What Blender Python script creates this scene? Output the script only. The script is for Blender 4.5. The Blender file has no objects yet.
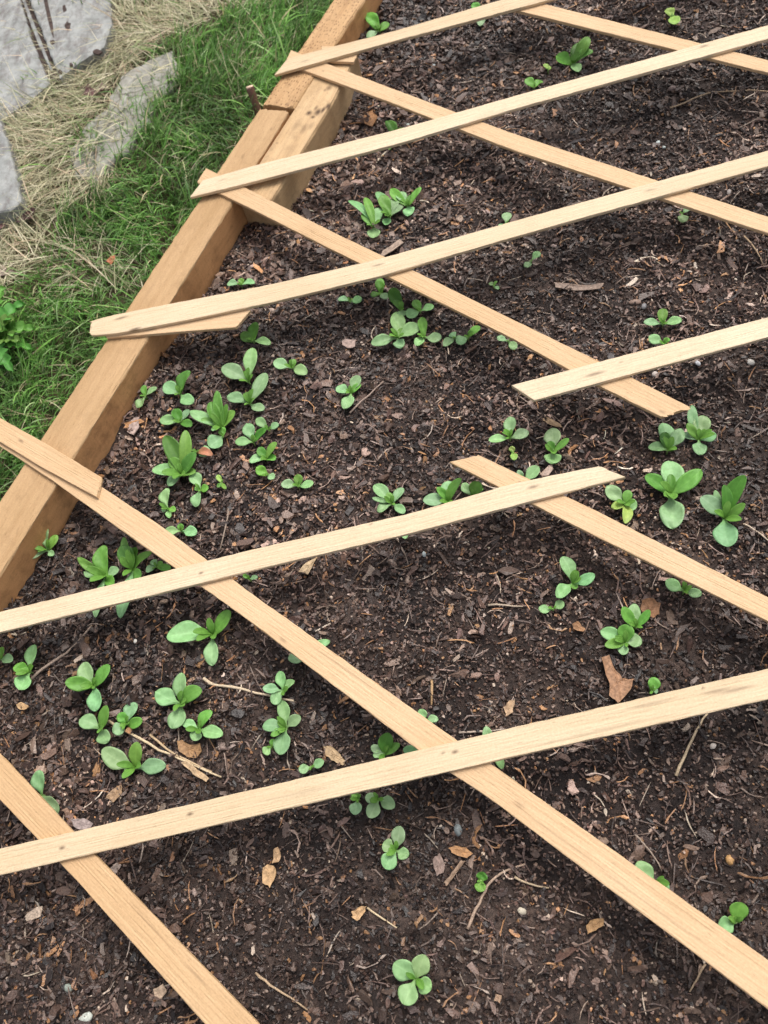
import bpy, math, random
import numpy as np
from mathutils import Vector, Matrix

random.seed(7)
RNG = np.random.default_rng(11)
C = bpy.context.scene.collection

# ------------------------------------------------------------------ camera
F = 844.0
H = 1.012                       # camera height over the top of the timbers (z = 0)
n = np.array([0.19836, 0.51256, 1.0]); n /= np.linalg.norm(n)
e1 = np.array([1.0, 0, 0]) - n[0] * n; e1 /= np.linalg.norm(e1)
e2 = np.cross(n, e1)
R = np.array([e1, -e2, -n])     # image axes -> world
CAMP = np.array([0, 0, H])
cd = bpy.data.cameras.new('camera'); cam = bpy.data.objects.new('camera', cd); C.objects.link(cam)
cols = [R @ np.array([1, 0, 0]), R @ np.array([0, -1, 0]), R @ np.array([0, 0, -1])]
M4 = Matrix(((cols[0][0], cols[1][0], cols[2][0], 0), (cols[0][1], cols[1][1], cols[2][1], 0),
             (cols[0][2], cols[1][2], cols[2][2], H), (0, 0, 0, 1)))
cam.matrix_world = M4
cd.sensor_fit = 'VERTICAL'; cd.sensor_height = 36; cd.sensor_width = 27; cd.lens = F / 1024 * 36
cd.dof.use_dof = True; cd.dof.focus_distance = 1.12; cd.dof.aperture_fstop = 7.0
cd.clip_start = 0.02; cd.clip_end = 200
bpy.context.scene.camera = cam


def at(x, y, z=0.0):
    """the point of the horizontal plane at height z that stands at this spot of the picture"""
    d = R @ np.array([(x - 384) / F, (y - 512) / F, 1.0])
    t = (z - H) / d[2]
    return CAMP + d * t


def pix(X, Y, Z):
    P = np.stack([np.asarray(X, float), np.asarray(Y, float), np.broadcast_to(np.asarray(Z, float), np.shape(X)) - H], -1)
    q = P @ R
    return 384 + F * q[..., 0] / q[..., 2], 512 + F * q[..., 1] / q[..., 2]


# ------------------------------------------------------------------ noise in numpy
def _hash(ix, iy, s):
    h = (ix * 374761393 + iy * 668265263 + s * 974634777) & 0xffffffff
    h = ((h ^ (h >> 13)) * 1274126177) & 0xffffffff
    return ((h ^ (h >> 16)) & 0xffff) / 65535.0


def vnoise(x, y, scale, s=0):
    x = np.asarray(x) / scale; y = np.asarray(y) / scale
    ix = np.floor(x).astype(np.int64); iy = np.floor(y).astype(np.int64)
    fx = x - ix; fy = y - iy
    fx = fx * fx * (3 - 2 * fx); fy = fy * fy * (3 - 2 * fy)
    a = _hash(ix, iy, s); b = _hash(ix + 1, iy, s); c = _hash(ix, iy + 1, s); d = _hash(ix + 1, iy + 1, s)
    return (a * (1 - fx) + b * fx) * (1 - fy) + (c * (1 - fx) + d * fx) * fy


SOIL = -0.060


def soil_h(x, y):
    x = np.asarray(x, float); y = np.asarray(y, float)
    return SOIL + 0.018 * (vnoise(x, y, .21, 1) - .5) + 0.007 * (vnoise(x, y, .06, 2) - .5) \
        + 0.007 * (vnoise(x, y, .022, 3) - .5) + 0.0055 * (vnoise(x, y, .010, 4) - .5) + 0.003 * (vnoise(x, y, .005, 5) - .5)


GROUND = -0.112


def ground_h(x, y):
    return GROUND + 0.02 * (vnoise(x, y, .3, 8) - .5) + 0.01 * (vnoise(x, y, .05, 9) - .5)


# ------------------------------------------------------------------ materials
def new_mat(name):
    m = bpy.data.materials.new(name); m.use_nodes = True
    nt = m.node_tree; nt.nodes.clear()
    out = nt.nodes.new('ShaderNodeOutputMaterial'); b = nt.nodes.new('ShaderNodeBsdfPrincipled')
    nt.links.new(b.outputs[0], out.inputs[0])
    return m, nt, b, out


def N(nt, t, **k):
    nd = nt.nodes.new('ShaderNode' + t)
    for a, v in k.items():
        if a.startswith('i_'): nd.inputs[a[2:].replace('_', ' ')].default_value = v
        else: setattr(nd, a, v)
    return nd


def ramp(nt, src, stops):
    r = N(nt, 'ValToRGB'); e = r.color_ramp.elements
    e[0].position, e[0].color = stops[0][0], (*stops[0][1], 1)
    e[1].position, e[1].color = stops[-1][0], (*stops[-1][1], 1)
    for p, c in stops[1:-1]:
        q = e.new(p); q.color = (*c, 1)
    nt.links.new(src, r.inputs[0]); return r.outputs[0]


def mix(nt, fac, a, b, mode='MIX'):
    m = N(nt, 'Mix', data_type='RGBA', blend_type=mode)
    for s, i in ((fac, 0), (a, 6), (b, 7)):
        if hasattr(s, 'links'): nt.links.new(s, m.inputs[i])
        elif isinstance(s, (int, float)): m.inputs[i].default_value = s
        else: m.inputs[i].default_value = (*s, 1)
    return m.outputs[2]


def bump(nt, b, src, strength, dist, prev=None):
    bp = N(nt, 'Bump'); bp.inputs['Strength'].default_value = strength; bp.inputs['Distance'].default_value = dist
    nt.links.new(src, bp.inputs['Height'])
    if prev: nt.links.new(prev, bp.inputs['Normal'])
    nt.links.new(bp.outputs[0], b.inputs['Normal']); return bp.outputs[0]


def wood_mat(name, light, dark, line, rough=.6, incised=False, rs=1.0, blot=0.5, ringk=.12, finek=.2):
    m, nt, b, o = new_mat(name)
    tc = N(nt, 'TexCoord'); oi = N(nt, 'ObjectInfo')
    ad = N(nt, 'VectorMath', operation='ADD')
    sc = N(nt, 'VectorMath', operation='SCALE'); nt.links.new(oi.outputs['Random'], sc.inputs[0]); sc.inputs['Scale'].default_value = 7
    nt.links.new(tc.outputs['Object'], ad.inputs[0]); nt.links.new(sc.outputs[0], ad.inputs[1])
    def mp(s):
        q = N(nt, 'Mapping'); q.inputs['Scale'].default_value = s
        nt.links.new(ad.outputs[0], q.inputs[0]); return q.outputs[0]
    fine = N(nt, 'TexNoise'); fine.inputs['Scale'].default_value = 1; fine.inputs['Detail'].default_value = 5
    nt.links.new(mp((14, 420 * rs, 420 * rs)), fine.inputs[0])
    ring = N(nt, 'TexWave', bands_direction='Y'); ring.inputs['Scale'].default_value = 1
    ring.inputs['Distortion'].default_value = 9; ring.inputs['Detail'].default_value = 2; ring.inputs['Detail Scale'].default_value = .7
    nt.links.new(mp((1.6, 30 * rs, 45 * rs)), ring.inputs[0])
    big = N(nt, 'TexNoise'); big.inputs['Scale'].default_value = 1; big.inputs['Detail'].default_value = 3
    nt.links.new(mp((6, 22, 22)), big.inputs[0])
    speck = N(nt, 'TexNoise'); speck.inputs['Scale'].default_value = 1; speck.inputs['Detail'].default_value = 2
    nt.links.new(mp((90, 620, 620)), speck.inputs[0])
    c0 = ramp(nt, big.outputs[0], [(.3, dark), (.62, light)])
    f1 = ramp(nt, ring.outputs[0], [(.0, (1, 1, 1)), (.62, (.0, .0, .0)), (1, (0, 0, 0))])
    f1b = N(nt, 'Math', operation='MULTIPLY'); nt.links.new(f1, f1b.inputs[0]); f1b.inputs[1].default_value = ringk
    c1 = mix(nt, f1b.outputs[0], c0, line)
    f2 = ramp(nt, fine.outputs[0], [(.34, (finek,) * 3), (.54, (0, 0, 0))])
    c2 = mix(nt, f2, c1, line)
    f3 = ramp(nt, speck.outputs[0], [(.64, (0, 0, 0)), (.76, (.5, .5, .5))])
    c3 = mix(nt, f3, c2, tuple(v * .6 for v in line))
    # knots, nail holes and dirt marks stored per vertex
    at_ = N(nt, 'Attribute', attribute_name='mark')
    c4 = mix(nt, at_.outputs['Fac'], c3, (.07, .035, .018))
    # weathering blotches
    bl = N(nt, 'TexNoise'); bl.inputs['Scale'].default_value = 34; bl.inputs['Detail'].default_value = 6; bl.inputs['Roughness'].default_value = .65
    nt.links.new(ad.outputs[0], bl.inputs[0])
    fb = ramp(nt, bl.outputs[0], [(.5, (0, 0, 0)), (.8, (blot, blot, blot))])
    c5 = mix(nt, fb, c4, tuple(v * .55 for v in line))
    fz = N(nt, 'TexNoise'); fz.inputs['Scale'].default_value = 420; fz.inputs['Detail'].default_value = 3
    nt.links.new(ad.outputs[0], fz.inputs[0])
    c5 = mix(nt, 1.0, c5, ramp(nt, fz.outputs[0], [(.3, (.92, .91, .90)), (.7, (1.07, 1.07, 1.07))]), 'MULTIPLY')
    # boards differ a little in tone from one another
    rv = ramp(nt, oi.outputs['Random'], [(0, (.93, .90, .85)), (.5, (1, 1, 1)), (1, (1.04, 1.05, 1.08))])
    c5 = mix(nt, 1.0, c5, rv, 'MULTIPLY')
    hgt = fine.outputs[0]
    if incised:
        vo = N(nt, 'TexVoronoi'); vo.inputs['Scale'].default_value = 1; vo.inputs['Randomness'].default_value = .6
        nt.links.new(mp((95, 190, 190)), vo.inputs[0])
        fi = ramp(nt, vo.outputs[0], [(.16, (.75, .75, .75)), (.30, (0, 0, 0))])
        c5 = mix(nt, fi, c5, (.12, .055, .022))
    nt.links.new(c5, b.inputs['Base Color']); b.inputs['Roughness'].default_value = rough
    b.inputs['Specular IOR Level'].default_value = .3
    bump(nt, b, hgt, .5, .0006)
    return m


M = {}
M['brightened_side'] = wood_mat('brightened_timber_side', (.60, .315, .135), (.47, .235, .095), (.26, .125, .048), .85, rs=.3, blot=.7, finek=.2)  # redder inner side, brightened in its colour to make up for missing light
M['slat_pale'] = wood_mat('pale_pine', (.655, .52, .355), (.61, .47, .305), (.46, .32, .185), blot=.12)
M['slat_warm'] = wood_mat('warm_pine', (.615, .425, .25), (.57, .38, .21), (.43, .265, .135), blot=.14)
M['timber'] = wood_mat('timber_near', (.47, .302, .155), (.40, .25, .12), (.28, .155, .065), .75, rs=.5, blot=.3, finek=.16)
M['timber_inc'] = wood_mat('timber_incised', (.54, .34, .17), (.44, .26, .12), (.25, .13, .06), .7, incised=True, rs=.6, blot=.35)
M['timber_blk'] = wood_mat('timber_splice', (.58, .40, .22), (.48, .31, .155), (.28, .16, .075), .7, rs=.5, blot=.55)


def attr_mat(name, rough, spec, bumpscale=0, bs=.4, bd=.0006, coat=0):
    """colour comes from the pieces themselves (attribute 'tint')"""
    m, nt, b, o = new_mat(name)
    a = N(nt, 'Attribute', attribute_name='tint')
    tc = N(nt, 'TexCoord')
    no = N(nt, 'TexNoise'); no.inputs['Scale'].default_value = bumpscale or 300; no.inputs['Detail'].default_value = 4
    nt.links.new(tc.outputs['Object'], no.inputs[0])
    f = ramp(nt, no.outputs[0], [(.3, (.6, .6, .6)), (.7, (1.3, 1.3, 1.3))])
    c = mix(nt, 1.0, a.outputs['Color'], f, 'MULTIPLY')
    nt.links.new(c, b.inputs['Base Color']); b.inputs['Roughness'].default_value = rough
    b.inputs['Specular IOR Level'].default_value = spec
    bump(nt, b, no.outputs[0], bs, bd)
    return m


M['chips'] = attr_mat('bark_chips', .42, .55, 500, .8, .0012)
M['twig'] = attr_mat('twig', .6, .3, 700)
M['pebble'] = attr_mat('pebble', .55, .4, 250)
M['deadleaf'] = attr_mat('dead_leaf', .6, .3, 260, .6, .001)


def blade_mat(name, trans=.25):
    m, nt, b, o = new_mat(name)
    a = N(nt, 'Attribute', attribute_name='tint')
    nt.links.new(a.outputs['Color'], b.inputs['Base Color'])
    b.inputs['Roughness'].default_value = .45; b.inputs['Specular IOR Level'].default_value = .4
    t = N(nt, 'BsdfTranslucent'); nt.links.new(a.outputs['Color'], t.inputs[0])
    x = N(nt, 'MixShader'); x.inputs[0].default_value = trans
    nt.links.new(b.outputs[0], x.inputs[1]); nt.links.new(t.outputs[0], x.inputs[2]); nt.links.new(x.outputs[0], o.inputs[0])
    return m


M['grass'] = blade_mat('grass_blades'); M['straw'] = blade_mat('dry_grass_blades', .15)


def leaf_mat():
    m, nt, b, o = new_mat('seedling_leaf')
    oi = N(nt, 'ObjectInfo'); uv = N(nt, 'UVMap'); uv.uv_map = 'UVMap'
    sp = N(nt, 'SeparateXYZ'); nt.links.new(uv.outputs[0], sp.inputs[0])
    # midrib: |u-.5|
    s = N(nt, 'Math', operation='SUBTRACT'); nt.links.new(sp.outputs[0], s.inputs[0]); s.inputs[1].default_value = .5
    ab = N(nt, 'Math', operation='ABSOLUTE'); nt.links.new(s.outputs[0], ab.inputs[0])
    rib = ramp(nt, ab.outputs[0], [(.0, (.7, .7, .7)), (.07, (0, 0, 0))])
    no = N(nt, 'TexNoise'); no.inputs['Scale'].default_value = 160; no.inputs['Detail'].default_value = 4
    tc = N(nt, 'TexCoord'); nt.links.new(tc.outputs['Object'], no.inputs[0])
    v = ramp(nt, no.outputs[0], [(.3, (.84, .86, .82)), (.7, (1.14, 1.1, 1.16))])
    base = mix(nt, 1.0, oi.outputs['Color'], v, 'MULTIPLY')
    # side veins
    ve = N(nt, 'TexVoronoi', feature='DISTANCE_TO_EDGE'); ve.inputs['Scale'].default_value = 260
    nt.links.new(tc.outputs['Object'], ve.inputs[0])
    vf = ramp(nt, ve.outputs[0], [(.0, (.12, .12, .12)), (.08, (0, 0, 0))])
    lighter = mix(nt, 1.0, base, (1.22, 1.16, 1.2), 'MULTIPLY')
    c = mix(nt, rib, base, lighter)
    c = mix(nt, vf, c, lighter)
    # petiole end is yellower
    pet = ramp(nt, sp.outputs[1], [(.0, (.6, .6, .6)), (.3, (0, 0, 0))])
    c = mix(nt, pet, c, (.20, .40, .055))
    nt.links.new(c, b.inputs['Base Color']); b.inputs['Roughness'].default_value = .5
    b.inputs['Specular IOR Level'].default_value = .45
    bump(nt, b, no.outputs[0], .35, .0008)
    t = N(nt, 'BsdfTranslucent'); nt.links.new(c, t.inputs[0])
    x = N(nt, 'MixShader'); x.inputs[0].default_value = .30
    nt.links.new(b.outputs[0], x.inputs[1]); nt.links.new(t.outputs[0], x.inputs[2]); nt.links.new(x.outputs[0], o.inputs[0])
    return m


M['leaf'] = leaf_mat()
m, nt, b, o = new_mat('seedling_stem'); b.inputs['Base Color'].default_value = (.22, .36, .10, 1); b.inputs['Roughness'].default_value = .5; M['stem'] = m


def soil_mat():
    m, nt, b, o = new_mat('soil')
    tc = N(nt, 'TexCoord')
    def noise(s, d=5, r=.6):
        q = N(nt, 'TexNoise'); q.inputs['Scale'].default_value = s; q.inputs['Detail'].default_value = d; q.inputs['Roughness'].default_value = r
        nt.links.new(tc.outputs['Object'], q.inputs[0]); return q.outputs[0]
    a = noise(7, 4); f = noise(150, 6, .7); g = noise(420, 4, .7)
    c = ramp(nt, a, [(.36, (.018, .012, .011)), (.5, (.036, .024, .020)), (.62, (.085, .060, .050))])
    k = ramp(nt, f, [(.35, (.35, .33, .32)), (.6, (1.25, 1.2, 1.15)), (.75, (2.0, 1.8, 1.6))])
    c = mix(nt, 1.0, c, k, 'MULTIPLY')
    nt.links.new(c, b.inputs['Base Color']); b.inputs['Roughness'].default_value = .75; b.inputs['Specular IOR Level'].default_value = .35
    p = bump(nt, b, f, .9, .004); bump(nt, b, g, .8, .0015, p)
    return m


M['soil'] = soil_mat()


def simple_noise_mat(name, c0, c1, s, rough=.85, bd=.003, detail=6, extra=None):
    m, nt, b, o = new_mat(name)
    tc = N(nt, 'TexCoord'); q = N(nt, 'TexNoise'); q.inputs['Scale'].default_value = s; q.inputs['Detail'].default_value = detail
    q.inputs['Roughness'].default_value = .65
    nt.links.new(tc.outputs['Object'], q.inputs[0])
    c = ramp(nt, q.outputs[0], [(.33, c0), (.67, c1)])
    if extra: c = extra(nt, tc, c)
    nt.links.new(c, b.inputs['Base Color']); b.inputs['Roughness'].default_value = rough; b.inputs['Specular IOR Level'].default_value = .25
    bump(nt, b, q.outputs[0], .6, bd)
    return m


M['lawn_soil'] = simple_noise_mat('lawn_soil', (.035, .026, .014), (.13, .10, .055), 35)


def stone_extra(nt, tc, c):
    v = N(nt, 'TexVoronoi', feature='DISTANCE_TO_EDGE'); v.inputs['Scale'].default_value = 8
    w = N(nt, 'TexNoise'); w.inputs['Scale'].default_value = 18; nt.links.new(tc.outputs['Object'], w.inputs[0])
    ad = N(nt, 'VectorMath', operation='MULTIPLY_ADD'); nt.links.new(w.outputs['Color'], ad.inputs[0]); ad.inputs[1].default_value = (.05, .05, .05)
    nt.links.new(tc.outputs['Object'], ad.inputs[2]); nt.links.new(ad.outputs[0], v.inputs[0])
    f = ramp(nt, v.outputs[0], [(.0, (.85, .85, .85)), (.03, (0, 0, 0))])
    return mix(nt, f, c, (.12, .11, .08))


M['stone'] = simple_noise_mat('flagstone', (.20, .19, .155), (.40, .385, .345), 30, .85, .003, 7, stone_extra)


def paint_extra(nt, tc, c):
    q = N(nt, 'TexNoise'); q.inputs['Scale'].default_value = 1; q.inputs['Detail'].default_value = 7; q.inputs['Roughness'].default_value = .75
    mp = N(nt, 'Mapping'); mp.inputs['Scale'].default_value = (55, 26, 40); nt.links.new(tc.outputs['Object'], mp.inputs[0]); nt.links.new(mp.outputs[0], q.inputs[0])
    f = ramp(nt, q.outputs[0], [(.47, (0, 0, 0)), (.55, (.35, .35, .35)), (.62, (.6, .6, .6)), (.72, (1, 1, 1))])
    c = mix(nt, f, c, (.13, .105, .10))
    return c


M['paint'] = simple_noise_mat('peeling_paint', (.20, .205, .195), (.385, .39, .375), 30, .7, .002, 7, paint_extra)
M['darkwood'] = simple_noise_mat('dark_wood', (.03, .02, .018), (.09, .06, .05), 60)

# ------------------------------------------------------------------ helpers
def tag(o, label=None, cat=None, group=None, kind=None):
    if label: o['label'] = label
    if cat: o['category'] = cat
    if group: o['group'] = group
    if kind: o['kind'] = kind
    return o


def np_mesh(name, V, faces, mat, parent=None, tint=None, smooth=False, attr_dom='FACE'):
    """V (n,3), faces (m,4) or (m,3)"""
    me = bpy.data.meshes.new(name); V = np.asarray(V, np.float32); faces = np.asarray(faces, np.int32)
    k = faces.shape[1]
    me.vertices.add(len(V)); me.vertices.foreach_set('co', V.ravel())
    me.loops.add(faces.size); me.loops.foreach_set('vertex_index', faces.ravel())
    me.polygons.add(len(faces)); me.polygons.foreach_set('loop_start', np.arange(0, faces.size, k, dtype=np.int32))
    me.polygons.foreach_set('use_smooth', np.full(len(faces), bool(smooth)))
    if tint is not None:
        a = me.attributes.new('tint', 'FLOAT_COLOR', attr_dom)
        t = np.ones((len(tint), 4), np.float32); t[:, :3] = tint; a.data.foreach_set('color', t.ravel())
    me.update(calc_edges=True); me.validate()
    me.materials.append(mat)
    o = bpy.data.objects.new(name, me); C.objects.link(o)
    if parent: o.parent = parent
    return o


def poly_mesh(name, V, faces, mat, parent=None, smooth=False):
    me = bpy.data.meshes.new(name); me.from_pydata([tuple(map(float, v)) for v in V], [], faces); me.update()
    if smooth:
        for p in me.polygons: p.use_smooth = True
    me.materials.append(mat); o = bpy.data.objects.new(name, me); C.objects.link(o)
    if parent: o.parent = parent
    return o


def tint_mesh(o, col):
    me = o.data; a = me.attributes.new('tint', 'FLOAT_COLOR', 'POINT')
    a.data.foreach_set('color', np.tile(np.array([*col, 1], np.float32), (len(me.vertices), 1)).ravel())


def empty(name, loc):
    o = bpy.data.objects.new(name, None); o.location = loc; o.empty_display_size = .01; C.objects.link(o); return o


# ------------------------------------------------------------------ boards: slats and timbers
def board(name, stations, ztop, thick, mat, marks=(), rough=.0004, rnd=.0008, jag=None, nacross=22, step=.002, tilt=None, side_mat=None):
    """stations: pairs of picture points (far edge, near edge) of the top face, carried onto the plane z = ztop"""
    zt = (lambda i: ztop) if tilt is None else (lambda i: ztop + tilt[i])
    A = [at(*s[0], zt(i)) for i, s in enumerate(stations)]; B = [at(*s[1], zt(i)) for i, s in enumerate(stations)]
    A = np.array(A); B = np.array(B)
    mid = (A + B) / 2
    o0 = mid[0]; d = mid[-1] - mid[0]; d[2] = 0; d /= np.linalg.norm(d); s_ = np.array([-d[1], d[0], 0])
    if (A[0] - B[0]) @ s_ < 0: flip = True
    else: flip = False
    cl = np.concatenate([[0], np.cumsum(np.linalg.norm(np.diff(mid, axis=0), axis=1))])
    nl = max(8, int(cl[-1] / step)); L = np.linspace(0, cl[-1], nl + 1)
    def spl(P):
        out = np.zeros((len(L), 3))
        for k in range(3):
            out[:, k] = np.interp(L, cl, P[:, k])
        if len(cl) > 3:       # soften the corners between stations, keep the ends
            w = max(3, int(.05 / step)); ker = np.ones(w) / w
            pad = np.concatenate([2 * out[0] - out[w:0:-1], out, 2 * out[-1] - out[-2:-w - 2:-1]])
            for k in range(3):
                sm = np.convolve(pad[:, k], ker, 'same')[w:-w]; out[:, k] = sm
        return out
    Af, Bf = spl(A), spl(B)
    n1 = nacross
    t = np.linspace(0, 1, n1 + 1)
    # grid loop of the cross section: top row 0..n1, side, bottom row, side
    ring = []
    def local(P): q = P - o0; return np.stack([q @ d, q @ s_, q[:, 2]], 1)
    Al, Bl = local(Af), local(Bf)
    wid = np.linalg.norm(Al - Bl, axis=1)[:, None]
    W = Bl - Al
    nrm = W / np.linalg.norm(W, axis=1)[:, None]
    rows = []
    def jit(k): return (vnoise(L, L * 0 + k * 3.1, .012, 20 + k) - .5) * 2 * rough + (vnoise(L, L * 0 + k * 5.1, .09, 40 + k) - .5) * 2 * rough
    r = rnd
    sec = []
    # (across 0..1 with offset in m, z offset)
    sec.append((0, 0, -r)); sec.append((0, r * .3, -r * .3)); sec.append((0, r, 0))
    for q in t[1:-1]: sec.append((q, 0, 0))
    sec += [(1, -r, 0), (1, -r * .3, -r * .3), (1, 0, -r), (1, 0, -thick * .5), (1, 0, -thick + r), (1, -r, -thick), (0, r, -thick), (0, 0, -thick + r), (0, 0, -thick * .5)]
    for k, (q, off, dz) in enumerate(sec):
        P = Al + W * q + nrm * off + np.array([0, 0, dz])
        j = jit(k)
        if q in (0, 1): P = P + nrm * j[:, None]
        P[:, 2] += jit(k + 50) * .5
        rows.append(P)
    G = np.stack(rows, 1)           # (nl+1, ns, 3)
    ns = len(sec)
    # rough sawn / broken ends
    for end, idx in ((0, 0), (1, -1)):
        jg = (jag or (.0012, .0012))[end]
        for k in range(ns):
            q = sec[k][0]
            G[idx, k, 0] += (vnoise(np.array([q * wid[0, 0]]), np.array([0.3 * end]), .004, 70)[0] - .5) * 2 * jg + (random.random() - .5) * jg * .5
    V = G.reshape(-1, 3); faces = []
    for i in range(nl):
        a = i * ns; c = (i + 1) * ns
        for k in range(ns):
            k2 = (k + 1) % ns
            f = (a + k, a + k2, c + k2, c + k)
            faces.append(f if flip else f[::-1])
    f0 = tuple(range(ns)); f1 = tuple(nl * ns + k for k in range(ns))
    faces.append(f0[::-1] if flip else f0); faces.append(f1 if flip else f1[::-1])
    o = poly_mesh(name, V, faces, mat)
    if side_mat:      # the face towards the soil: redder wood, colour raised in place of light
        o.data.materials.append(side_mat)
        lo = 2 + nacross - 1 + 3
        for i in range(nl):
            for k in range(lo, lo + 3): o.data.polygons[i * ns + k].material_index = 1
    o.matrix_world = Matrix(((d[0], s_[0], 0, o0[0]), (d[1], s_[1], 0, o0[1]), (0, 0, 1, o0[2]), (0, 0, 0, 1)))
    me = o.data
    a = me.attributes.new('mark', 'FLOAT', 'POINT')
    val = np.zeros(len(V))
    for mk in marks:
        x, y, rr, st = mk[:4]; rr = rr * (1.35 if rr < .0025 else 1.0); el = mk[4] if len(mk) > 4 else 2.0
        p = at(x, y, ztop); q = p - o0; lx, ly = q @ d, q @ s_
        dd = np.sqrt(((V[:, 0] - lx) / el) ** 2 + (V[:, 1] - ly) ** 2) / rr
        val = np.maximum(val, st * np.clip(1.3 - dd, 0, 1))
    val[V[:, 2] < -.004] *= .3
    a.data.foreach_set('value', val.astype(np.float32))
    return o


TH = .006
ZB, ZA = .0065, .0128      # tops of the lower and the upper layer of slats
slatsA = [
    ([((288, 58), (275, 74.5)), ((390, 32), (390, 42)), ((512, -3.5), (512, 9.5)), ((768, -73), (768, -58)), ((900, -108), (900, -92))],
     'farthest cream slat, its cut end jutting over the edge timber above the grass', [(305, 61, .003, .35, 4)], ZA),
    ([((203, 180), (190, 197)), ((256, 165), (256, 181)), ((400, 128.7), (400, 143)), ((512, 96.5), (512, 109.5)), ((768, 25), (768, 38.5)), ((960, -28), (960, -14))],
     'cream slat whose left end lies over the splice between the edge timbers', [(222, 180, .002, .3, 4), (704, 46, .0022, .6, 3)], ZA),
    ([((91, 321), (90, 335)), ((105, 316.5), (112, 334)), ((179, 302), (179, 321.5)), ((270, 284.5), (270, 302.5)), ((382, 258), (382, 275.5)), ((512, 221.5), (512, 237.5)), ((768, 150.5), (768, 166)), ((960, 97), (960, 113))],
     'bowed cream slat with a splintered left end sticking out over the grass', [(121, 318, .0018, .7, 5), (135, 329, .002, .85, 4), (378, 265, .0016, .6, 5), (650, 190, .002, .4, 4)], ZA),
    ([((512, 385), (534.5, 400)), ((768, 317), (768, 337)), ((960, 267), (960, 288))],
     'cream slat with a slanted cut end, running off the right side above the big seedlings', [(595, 374, .002, .65, 6), (621, 362, .0012, .5)], ZA),
    ([((-120, 640), (-120, 660)), ((0, 612), (0, 632)), ((256, 548.5), (256, 569.5)), ((416, 512), (416, 532)), ((512, 483.5), (512, 506)), ((598.7, 466), (625, 477))],
     'cream slat from the left side that ends cut off in the middle of the bed', [(201, 573, .0014, .8, 2), (371, 524, .001, .7), (533, 487, .0016, .65, 4)], ZA),
    ([((-120, 877), (-120, 902)), ((0, 849), (0, 875)), ((256, 788.7), (256, 815.5)), ((512, 728), (512, 757)), ((768, 668.7), (768, 699)), ((960, 625), (960, 657))],
     'nearest and widest looking cream slat, crossing the whole bed over two darker slats', [(62, 848, .0016, .8), (190, 814, .0016, .85), (455, 752, .0016, .8), (443, 753, .001, .6), (717, 691, .002, .4, 6), (600, 731, .0009, .32, 70), (650, 704, .0016, .3, 14), (703, 688, .0013, .7, 1), (300, 793, .001, .3, 40), (735, 690, .0018, .45, 9)], ZA),
]
slatsB = [
    ([((505, -6), (500, 6)), ((542, 3.3), (518.7, 10.7)), ((768, 60), (768, 72.5)), ((960, 106), (960, 120))],
     'farthest tan slat, in the upper right corner under two cream slats', [], ZB),
    ([((291, 50), (285, 63)), ((328, 64), (320, 76)), ((390, 87.5), (390, 102)), ((512, 133), (512, 149.5)), ((768, 216.7), (768, 233)), ((960, 280), (960, 299))],
     'tan slat running from the knotty splice block to the right side', [(323, 71, .001, .7)], ZB),
    ([((206, 168), (197, 182)), ((256, 193), (256, 211)), ((330, 230.5), (330, 248.5)), ((414, 270.6), (414, 289.5)), ((512, 319), (512, 338)), ((602, 362.7), (580, 376)), ((692, 407.7), (662, 417))],
     'long tan slat from the edge timber to a ragged sawn end beside leafy seedlings', [(662, 412, .002, .4)], ZB),
    ([((479, 455), (450, 462)), ((598.7, 512), (586, 531)), ((768, 597), (768, 621)), ((960, 694), (960, 721))],
     'tan slat with a pointed cut end in mid bed, running to the right side', [(640, 540, .0009, .3, 50), (520, 482, .0011, .6, 2)], ZB),
    ([((-80, 378), (-80, 400)), ((0, 423), (0, 446)), ((60, 460), (52, 480)), ((160, 525), (145, 547)), ((256, 597), (241, 614.5)), ((457.7, 741), (437, 764)), ((512, 778.5), (490, 798)), ((768, 959.7), (742, 989)), ((900, 1056), (870, 1086))],
     'longest tan slat, cutting diagonally from the left timber to the lower right corner', [(283, 640, .0018, .35, 3), (519, 805, .004, .3, 2), (350, 672, .001, .3, 50), (560, 838, .0009, .3, 60), (650, 905, .0009, .28, 60), (120, 508, .0011, .6, 1)], ZB),
    ([((-60, 692), (-75, 722)), ((13, 768), (-6, 793)), ((98, 858), (75, 878.5)), ((256, 1021.5), (228, 1050)), ((330, 1098), (300, 1130))],
     'tan slat leaving through the bottom edge near the lower left corner', [(150, 925, .001, .3, 30), (60, 835, .0011, .5, 2), (196, 975, .0014, .3, 12)], ZB),
]
for st, lab, mk, z in slatsA:
    o = board('lattice_slat', st, z, TH, M['slat_pale'], mk, jag=(.0035, .0015) if 'splintered' in lab else None)
    tag(o, lab, 'wood slat', 'pine slats laid crosswise over the bed')
for st, lab, mk, z in slatsB:
    o = board('lattice_slat', st, z, TH, M['slat_warm'], mk, jag=(.001, .003) if 'ragged' in lab else None)
    tag(o, lab, 'wood slat', 'pine slats laid crosswise over the bed')
G_ = 'short offcuts of slat at the edge timber'
tag(board('slat_offcut', [((-80, 372), (-80, 395)), ((0, 418), (0, 441.6)), ((42.7, 441.6), (38, 465)), ((102, 477.5), (96.6, 497))], ZB + .0063, TH, M['slat_warm'], [(21, 441, .0016, .6, 3)]),
    'short tan slat piece lying on top of the long diagonal slat at the left edge', 'wood slat', G_)
tag(board('slat_offcut', [((110, 320), (106, 337.5)), ((251, 309.5), (236, 327))], ZB, TH, M['slat_warm'], [(150, 330, .003, .4, 4)]),
    'short tan slat piece tucked under the splintered cream slat', 'wood slat', G_)
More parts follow.
